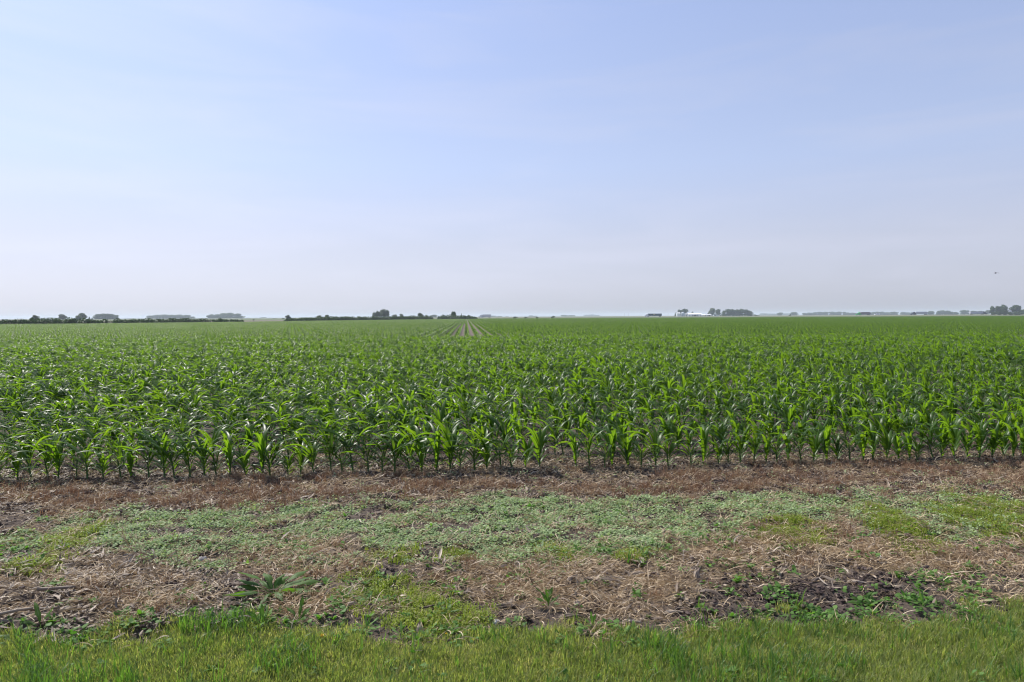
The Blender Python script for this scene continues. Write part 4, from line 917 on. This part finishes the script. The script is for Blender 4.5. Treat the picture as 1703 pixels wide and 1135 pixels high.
for i, (a, b, t) in enumerate(((1334, 1342, 520.5), (1340, 1352, 519.8), (1350, 1361, 519.3), (1358, 1370, 518.6), (1367, 1378, 518.8), (1378, 1390, 518.4), (1387, 1400, 518.5), (1401, 1409, 518.8), (1405, 1414, 520), (1412, 1422, 519.8), (1418, 1426, 520.4))):
    T_(a, b, t, 2500, 'broad', 'hazy blue tree, number %s from the left in the woods left of the green cab' % N_[i], group='blue woods left of the green cab')
for i, (a, b, t) in enumerate(((1430, 1443, 519), (1440, 1452, 519.6), (1448, 1458, 519), (1454, 1464, 518.5), (1461, 1472, 518.4), (1469, 1481, 519.2))):
    T_(a, b, t, 2400, 'broad', 'hazy blue tree, number %s from the left in the woods behind the white van' % N_[i], group='blue woods behind the white van')
T_(1481, 1494, 518.6, 2200, 'broad', 'wedge shaped hazy tree right of the white van')
for i, (a, b, t) in enumerate(((1497, 1506, 519), (1503, 1515, 519.4), (1512, 1524, 519.6))):
    T_(a, b, t, 2500, 'broad', 'hazy tree, number %s from the left in the clump left of the dark cab semi' % N_[i], group='clump left of the dark cab')
T_(1542, 1554, 517.6, 1900, 'broad', 'hazy tree right behind the dark cab semi')
for i, (a, b, t) in enumerate(((1557, 1566, 516.8), (1563, 1573, 516.4), (1570, 1580, 516.6), (1577, 1586, 518.3), (1584, 1594, 518.8))):
    T_(a, b, t, 1900, 'broad', 'hazy green tree, number %s from the left in the clump between the two grey trailers' % N_[i], group='clump between the grey trailers')
T_(1597, 1612, 515.8, 1900, 'broad', 'hazy domed tree just left of the rear of the silver trailer')
T_(1612, 1624, 517.3, 2000, 'broad', 'hazy tree peeping over the silver trailer, left'); T_(1624, 1636, 517.3, 2000, 'broad', 'hazy tree peeping over the silver trailer, right')
T_(1637, 1649, 516, 1700, 'broad', 'pale hazy tree right of the silver semi', pale=True)
T_(1645, 1655, 509.3, 900, 'round', 'leftmost dark tree of the homestead at the right')
T_(1654, 1665, 508.5, 905, 'round', 'second tree of the homestead, joined to the tallest')
T_(1661, 1676, 507, 910, 'round', 'tallest grey green tree of the homestead')
T_(1679, 1700, 506.8, 930, 'round', 'broad tree at the right of the homestead')
T_(1698, 1716, 514, 940, 'round', 'tree cut by the right edge of the picture')
for i, (a, b, t) in enumerate(((1648, 1660, 517.5), (1657, 1668, 517), (1663, 1676, 515), (1674, 1686, 518.5), (1684, 1696, 518), (1693, 1706, 518.5))):
    T_(a, b, t, 800+i, 'bush', 'dark bush, number %s from the left under the homestead trees' % N_[i], group='bushes under the homestead trees')

# ---------------------------------------------------------------- buildings
M_WHITE = plain('white_paint', (.80, .80, .78), .5); M_WROOF = plain('white_metal_roof', (.86, .86, .86), .35, noise=.04); M_GREYW = plain('grey_siding', (.30, .31, .33), .6)  # grey siding is one even wall colour
M_TANW = plain('tan_siding', (.42, .38, .30), .6); M_GALV = plain('galvanised_steel', (.48, .52, .56), .4, metal=.5); M_DARK = plain('dark_opening', (.03, .03, .035), .5); M_ROOFG = plain('grey_shingle', (.42, .43, .45), .8)
M_GLASS = plain('window_glass', (.05, .06, .07), .1)
def barn(px0, px1, y_eave, y_ridge, D, label, wall, roofm, depth=14, doors=2, name='barn', cat='barn', gable=False):
    xc = (px0+px1)/2; p = AT(xc, hor(xc), D); w = (px1-px0)/F_PX*D; he = AT(xc, y_eave, D)[2]; hr = AT(xc, y_ridge, D)[2]
    r_ = link(name, None, loc=(p[0], p[1], 0), rot=(0, 0, -YAW-math.atan2((xc-CX), F_PX)*.6)); tag(r_, label, cat)
    q = MD(); box(q, -w/2, w/2, 0, depth, 0, he)
    for s in (-1, 1):                            # gable ends
        a = s*w/2*.999; q.add([(a, 0, he), (a, depth/2, (he+hr)/2 if False else he), (a, depth, he), (a, depth/2, hr-.15)], [(0, 1, 2, 3)])
    link('walls', q.mesh('walls', [wall], False), r_)
    q = MD()
    for s, y0, y1 in ((-1, -.5, depth/2), (1, depth+.5, depth/2)):
        zz0 = he-.1; q.add([(-w/2-.4, y0, zz0), (w/2+.4, y0, zz0), (w/2+.4, y1, hr), (-w/2-.4, y1, hr), (-w/2-.4, y0, zz0+.2), (w/2+.4, y0, zz0+.2), (w/2+.4, y1, hr+.2), (-w/2-.4, y1, hr+.2)],
                           [(0, 1, 2, 3), (4, 5, 6, 7), (0, 1, 5, 4), (1, 2, 6, 5), (2, 3, 7, 6), (3, 0, 4, 7)])
    link('roof', q.mesh('roof', [roofm], False), r_)
    for k in range(doors):
        q = MD(); xd = -w/2+w*(k+.5)/doors; box(q, xd-min(2, w*.12), xd+min(2, w*.12), -.06, .02, 0, he*.75); link('door', q.mesh('door', [M_DARK if k % 2 else M_WHITE], False), r_)
    return r_
barn(1145.5, 1166.5, 523.3, 520.9, 1280, 'long low barn with a bright white roof and dark grey wall', M_GREYW, M_WROOF, 16, 3)
barn(1166.5, 1173, 524.3, 522.9, 1275, 'low white lean-to shed right of the long barn', M_WHITE, M_WROOF, 10, 1, 'shed', 'shed')
barn(1173.2, 1182.2, 523.7, 522.8, 1270, 'small shed with white roof and tan wall near the farmhouse', M_TANW, M_WROOF, 9, 2, 'shed', 'shed')
barn(1126.2, 1131, 521.6, 520.2, 1262, 'small white shed left of the grain bin', M_WHITE, M_WHITE, 8, 1, 'shed', 'shed')
barn(1140.5, 1146, 523.2, 521.6, 1300, 'pale grey gabled shed between grain bin and long barn', M_GREYW, M_ROOFG, 8, 1, 'shed', 'shed')
# grain bin
p = AT(1135.6, hor(1135.6), 1270); rb = 3.9; hb = AT(1135, 521.4, 1270)[2]; ht = AT(1135, 519.2, 1270)[2]
r_ = link('grain_bin', None, loc=(p[0], p[1], 0)); tag(r_, 'round galvanised grain bin with a conical roof at the farm', 'grain bin')
q = MD(); zz = np.linspace(0, hb, 29); tube(q, np.stack([0*zz, 0*zz, zz], 1), rb+.05*np.sin(zz*8), 28, cap=False); link('wall', q.mesh('wall', [M_GALV]), r_)
q = MD(); tube(q, [(0, 0, hb-.1), (0, 0, hb+.05), (0, 0, ht-.2), (0, 0, ht-.1), (0, 0, ht+.2)], [rb+.2, rb+.2, .6, .5, .45], 28); link('roof', q.mesh('roof', [M_GALV], False), r_)
q = MD(); box(q, -.5, .5, -rb-.12, -rb+.1, .3, 2.3); link('door', q.mesh('door', [M_WHITE], False), r_)
# white farmhouse
def house(px, D, w, h, hr, label, wall=M_WHITE, roofm=M_ROOFG, cross=True):
    p = AT(px, hor(px), D); r_ = link('farmhouse', None, loc=(p[0], p[1], 0), rot=(0, 0, -YAW-math.atan2(px-CX, F_PX))); tag(r_, label, 'house')
    q = MD(); box(q, -w/2, w/2, 0, w, 0, h)
    q.add([(-w/2, 0, h), (0, 0, h), (w/2, 0, h), (0, 0, hr)], [(0, 1, 2, 3)]); q.add([(-w/2, w, h), (0, w, h), (w/2, w, h), (0, w, hr)], [(0, 1, 2, 3)]); link('walls', q.mesh('walls', [wall], False), r_)
    q = MD(); box(q, w/2, w/2+3.2, 1.5, w-1, 0, h*.62); link('porch', q.mesh('porch', [wall], False), r_)
    q = MD()
    for s in (-1, 1): q.add([(s*(w/2+.3), -.3, h-.1), (s*(w/2+.3), w+.3, h-.1), (0, w+.3, hr+.2), (0, -.3, hr+.2), (s*(w/2+.3), -.3, h+.1), (s*(w/2+.3), w+.3, h+.1), (0, w+.3, hr+.4), (0, -.3, hr+.4)], [(0, 1, 2, 3), (4, 5, 6, 7), (0, 1, 5, 4), (1, 2, 6, 5), (2, 3, 7, 6), (3, 0, 4, 7)])
    rf = link('roof', q.mesh('roof', [roofm], False), r_); q = MD(); box(q, -.4, .4, w*.5, w*.5+.8, hr-.5, hr+1.2); link('chimney', q.mesh('chimney', [M_TANW], False), rf)
    for xx in (-w*.25, w*.25):
        for z_ in (.9, h*.55+.3):
            q = MD(); box(q, xx-.45, xx+.45, -.05, .02, z_, z_+1.3); link('window', q.mesh('window', [M_GLASS], False), r_)
    q = MD(); box(q, -.5, .5, -.07, .02, 0, 2.1); link('door', q.mesh('door', [M_DARK], False), r_)
house(1189.3, 1262, 4.6, 4.6, 8.6, 'narrow white farmhouse with a steep gable between two trees', roofm=M_WHITE)
house(1679.5, 870, 3.6, 5.4, 6.8, 'pale house half hidden by the homestead trees', roofm=M_WHITE)

# ---------------------------------------------------------------- highway and its traffic
M_ASPH = plain('asphalt', (.13, .13, .125), .9); M_VERGE = varmat('verge_grass', [(.12, .14, .06), (.17, .17, .08)], rough=.9, seedmix=0, noise=1.0, nscale=.05)
def hz_z(px): return float(np.interp(px, [780, 1072, 1300, 1450, 1640], [.25, .35, .6, .85, 1.0]))
HD = 862.0
q = MD(); q2 = MD()
xs = np.linspace(300, 2400, 22); prev = None
for i in range(len(xs)-1):
    a0, a1 = xs[i], xs[i+1]; c0, c1 = CG((a0-CX)/F_PX*HD, HD), CG((a1-CX)/F_PX*HD, HD); z0, z1 = hz_z(a0), hz_z(a1)
    def pt(c, dy, z_): return (c[0]+dy*math.sin(YAW), c[1]+dy*math.cos(YAW), z_)
    q.add([pt(c0, -14, z0), pt(c1, -14, z1), pt(c1, 14, z1), pt(c0, 14, z0)], [(0, 1, 2, 3)])
    q2.add([pt(c0, -30, -.3), pt(c1, -30, -.3), pt(c1, -14, z1-.006), pt(c0, -14, z0-.006), pt(c1, 30, -.3), pt(c0, 30, -.3), pt(c1, 14, z1-.006), pt(c0, 14, z0-.006)], [(0, 1, 2, 3), (7, 6, 4, 5)])
tag(link('road', q.mesh('road', [M_ASPH], False)), kind='structure'); tag(link('verge', q2.mesh('verge', [M_VERGE], False)), kind='structure')
M_TYRE = plain('tyre', (.02, .02, .02), .8); M_RIM = plain('rim', (.5, .5, .5), .3, metal=.8)
def semi(px0, px1, right, label, cabm, trm, low=False, tank=False, dy=0.0, emblem=False, band=None):
    xc = (px0+px1)/2; c = CG((xc-CX)/F_PX*HD, HD+dy); Lm = (px1-px0)/F_PX*HD
    r_ = link('semi_truck', None, loc=(c[0], c[1], hz_z(xc)), rot=(0, 0, -YAW+(math.pi if right else 0))); tag(r_, label, 'truck', 'semi trucks on the highway')
    h = Lm/2; w = 1.27                               # cab at -x
    q = MD(); prism(q, [(-h, .55), (-h, 1.55), (-h+1.5, 1.85), (-h+2.1, 2.75), (-h+2.9, 3.5), (-h+4.3, 3.95), (-h+4.5, .9), (-h+6.4, .9), (-h+6.4, .55)][::-1], -w, w); link('cab', q.mesh('cab', [cabm], False), r_)
    q = MD(); q.add([(-h+1.42, -w*.85, 1.92), (-h+1.42, w*.85, 1.92), (-h+2.02, w*.85, 2.80), (-h+2.02, -w*.85, 2.80)], [(0, 1, 2, 3)]); link('windshield', q.mesh('windshield', [M_GLASS], False), r_)
    for s in (-1, 1):
        q = MD(); y_ = s*(w+.01); q.add([(-h+2.2, y_, 1.95), (-h+3.3, y_, 1.95), (-h+3.3, y_, 2.7), (-h+2.6, y_, 2.7)], [(0, 1, 2, 3)]); link('side_window', q.mesh('side_window', [M_GLASS], False), r_)
    q = MD(); top = 3.95 if not low else 2.35
    if tank: prism(q, [(-h+5.2, 1.5), (-h+5.2, 3.2), (-h+6.2, 4.0), (h-1.4, 4.0), (h, 3.2), (h, 1.5), (h-1, 1.2), (-h+6, 1.2)][::-1], -w, w)
    else: box(q, -h+4.95, h, -w, w, 1.15, top)
    tl = link('trailer', q.mesh('trailer', [trm], False), r_)
    if band is not None:
        q = MD(); box(q, -h+4.97, h-.02, -w-.004, w+.004, 3.35, 3.93); link('upper_band', q.mesh('upper_band', [band], False), tl)
    if emblem:
        for s in (-1, 1):
            q = MD(); box(q, .4, 2.4, s*w-.012 if s < 0 else s*w, s*w if s < 0 else s*w+.012, 2.55, 3.1); link('emblem', q.mesh('emblem', [M_EMB], False), tl)
    q = MD(); box(q, -h+6, h-.3, -w+.3, w-.3, .95, 1.147); link('chassis', q.mesh('chassis', [M_DARK], False), r_)
    for xx in (-h+1.1, -h+4.6, -h+5.8, h-2.6, h-1.4):
        for s in (-1, 1):
            q = MD(); t_ = [(xx, s*(w-.35), .5), (xx, s*(w-.02), .5)]; tube(q, t_, .5, 14); wl_ = link('wheel', q.mesh('wheel', [M_TYRE], False), r_)
            q = MD(); tube(q, [(xx, s*(w-.05), .5), (xx, s*(w+.01), .5)], .24, 10); link('rim', q.mesh('rim', [M_RIM], False), wl_)
    return r_
M_EMB = plain('yellow_emblem', (.75, .66, .30), .5); M_SIL = plain('silver_panel', (.42, .43, .46), .45); M_NAVY = plain('dark_blue_paint', (.02, .025, .05), .3)
semi(1071.5, 1100.3, False, 'semi truck with white cab and dark green box trailer', M_WHITE, plain('dark_green_paint', (.015, .055, .06), .4), emblem=True)
semi(796, 817, False, 'pale grey and white semi truck at the end of the short hedgerow', M_WHITE, plain('pale_panel', (.62, .60, .58), .5), band=plain('mauve_band', (.25, .22, .25), .5))
semi(1423.5, 1447, False, 'semi truck with bright green cab and low grey brown trailer', plain('bright_green_paint', (.03, .42, .08), .35), plain('brown_grey_load', (.16, .13, .14), .7), low=False, tank=True)
semi(1514.5, 1541.5, False, 'semi truck with dark cab and pale grey rounded trailer', M_NAVY, M_SIL, tank=True)
semi(1612.6, 1640.5, True, 'silver box trailer semi with a dark cab facing right', M_NAVY, M_SIL, band=plain('grey_band', (.30, .31, .34), .5))
# white van
c = CG((1458.3-CX)/F_PX*HD, HD); r_ = link('van', None, loc=(c[0], c[1], hz_z(1458)), rot=(0, 0, -YAW)); tag(r_, 'white van on the highway right of the green cab semi', 'van')
q = MD(); prism(q, [(-3.1, .35), (-3.1, 1.1), (-2.2, 1.35), (-1.2, 2.3), (3.0, 2.35), (3.1, .35)][::-1], -1, 1); link('body', q.mesh('body', [M_WHITE], False), r_)
q = MD(); box(q, -1.0, 2.6, -1.006, 1.006, 1.4, 1.95); link('side_window', q.mesh('side_window', [plain('tinted_glass', (.25, .25, .28), .2)], False), r_)
q = MD(); q.add([(-2.13, -.85, 1.45), (-2.13, .85, 1.45), (-1.3, .85, 2.28), (-1.3, -.85, 2.28)], [(0, 1, 2, 3)]); link('windshield', q.mesh('windshield', [M_GLASS], False), r_)
for xx in (-2.1, 2.0):
    for s in (-1, 1): q = MD(); tube(q, [(xx, s*.75, .36), (xx, s*1.01, .36)], .36, 12); link('wheel', q.mesh('wheel', [M_TYRE], False), r_)
# faint utility poles far off
for px in (1038.5, 1045.5, 1111):
    p = AT(px, hor(px), 2600); r_ = link('utility_pole', None, loc=(p[0], p[1], 0)); tag(r_, {1038.5: 'faint utility pole left of the green semi, the left one', 1045.5: 'faint utility pole left of the green semi, the right one', 1111: 'faint utility pole between green semi and conifer'}[px], 'utility pole')
    q = MD(); tube(q, [(0, 0, 0), (0, 0, 11)], [.28, .18], 8); link('pole', q.mesh('pole', [M_BARK]), r_); q = MD(); box(q, -1.3, 1.3, -.12, .12, 9.7, 10); link('crossarm', q.mesh('crossarm', [M_BARK], False), r_)

# ---------------------------------------------------------------- bird on the wing
p = AT(1656.3, 454.6, 38.0)
m_ = MD(); nb, kb = 11, 8
s_ = np.linspace(0, 1, nb); rad = np.interp(s_, [0, .08, .2, .45, .75, 1], [.003, .018, .020, .030, .016, .004])
tube(m_, np.stack([.20*(s_-.5), 0*s_, .006*np.sin(3*s_)], 1), rad, kb)
for s in (-1, 1):
    t = np.linspace(0, 1, 7); P = np.stack([-.01+.05*t**2-.04*t, s*.17*t, .03*np.sin(2.6*t)+.01-.02*t**3], 1); ribbon(m_, P, .035*(1-t**1.6)+.003, (1, 0, 0), T=.5, across=2, fold=.1)
t = np.linspace(0, 1, 4); ribbon(m_, np.stack([.08+.09*t, 0*t, 0*t], 1), .010+.02*t, (0, 1, 0), across=2, fold=.1)
tag(link('bird', m_.mesh('bird', [plain('dark_feather', (.03, .028, .03), .7)]), loc=tuple(p), rot=(.25, .1, 1.2)), 'small dark bird flying in the sky above the right hand trees', 'bird')

# ---------------------------------------------------------------- haze
q = MD(); box(q, -7200, 7200, -1500, 8200, -1.5, 24); hm, N, L = newmat('haze'); N.remove(N['Principled BSDF']); pv = N.new('ShaderNodeVolumePrincipled')
pv.inputs['Color'].default_value = (.79, .89, 1, 1); pv.inputs['Density'].default_value = 1.75e-4; pv.inputs['Anisotropy'].default_value = .1
L.new(pv.outputs[0], N['Material Output'].inputs['Volume'])
ho = link('haze', q.mesh('haze', [hm], False)); tag(ho, kind='stuff')
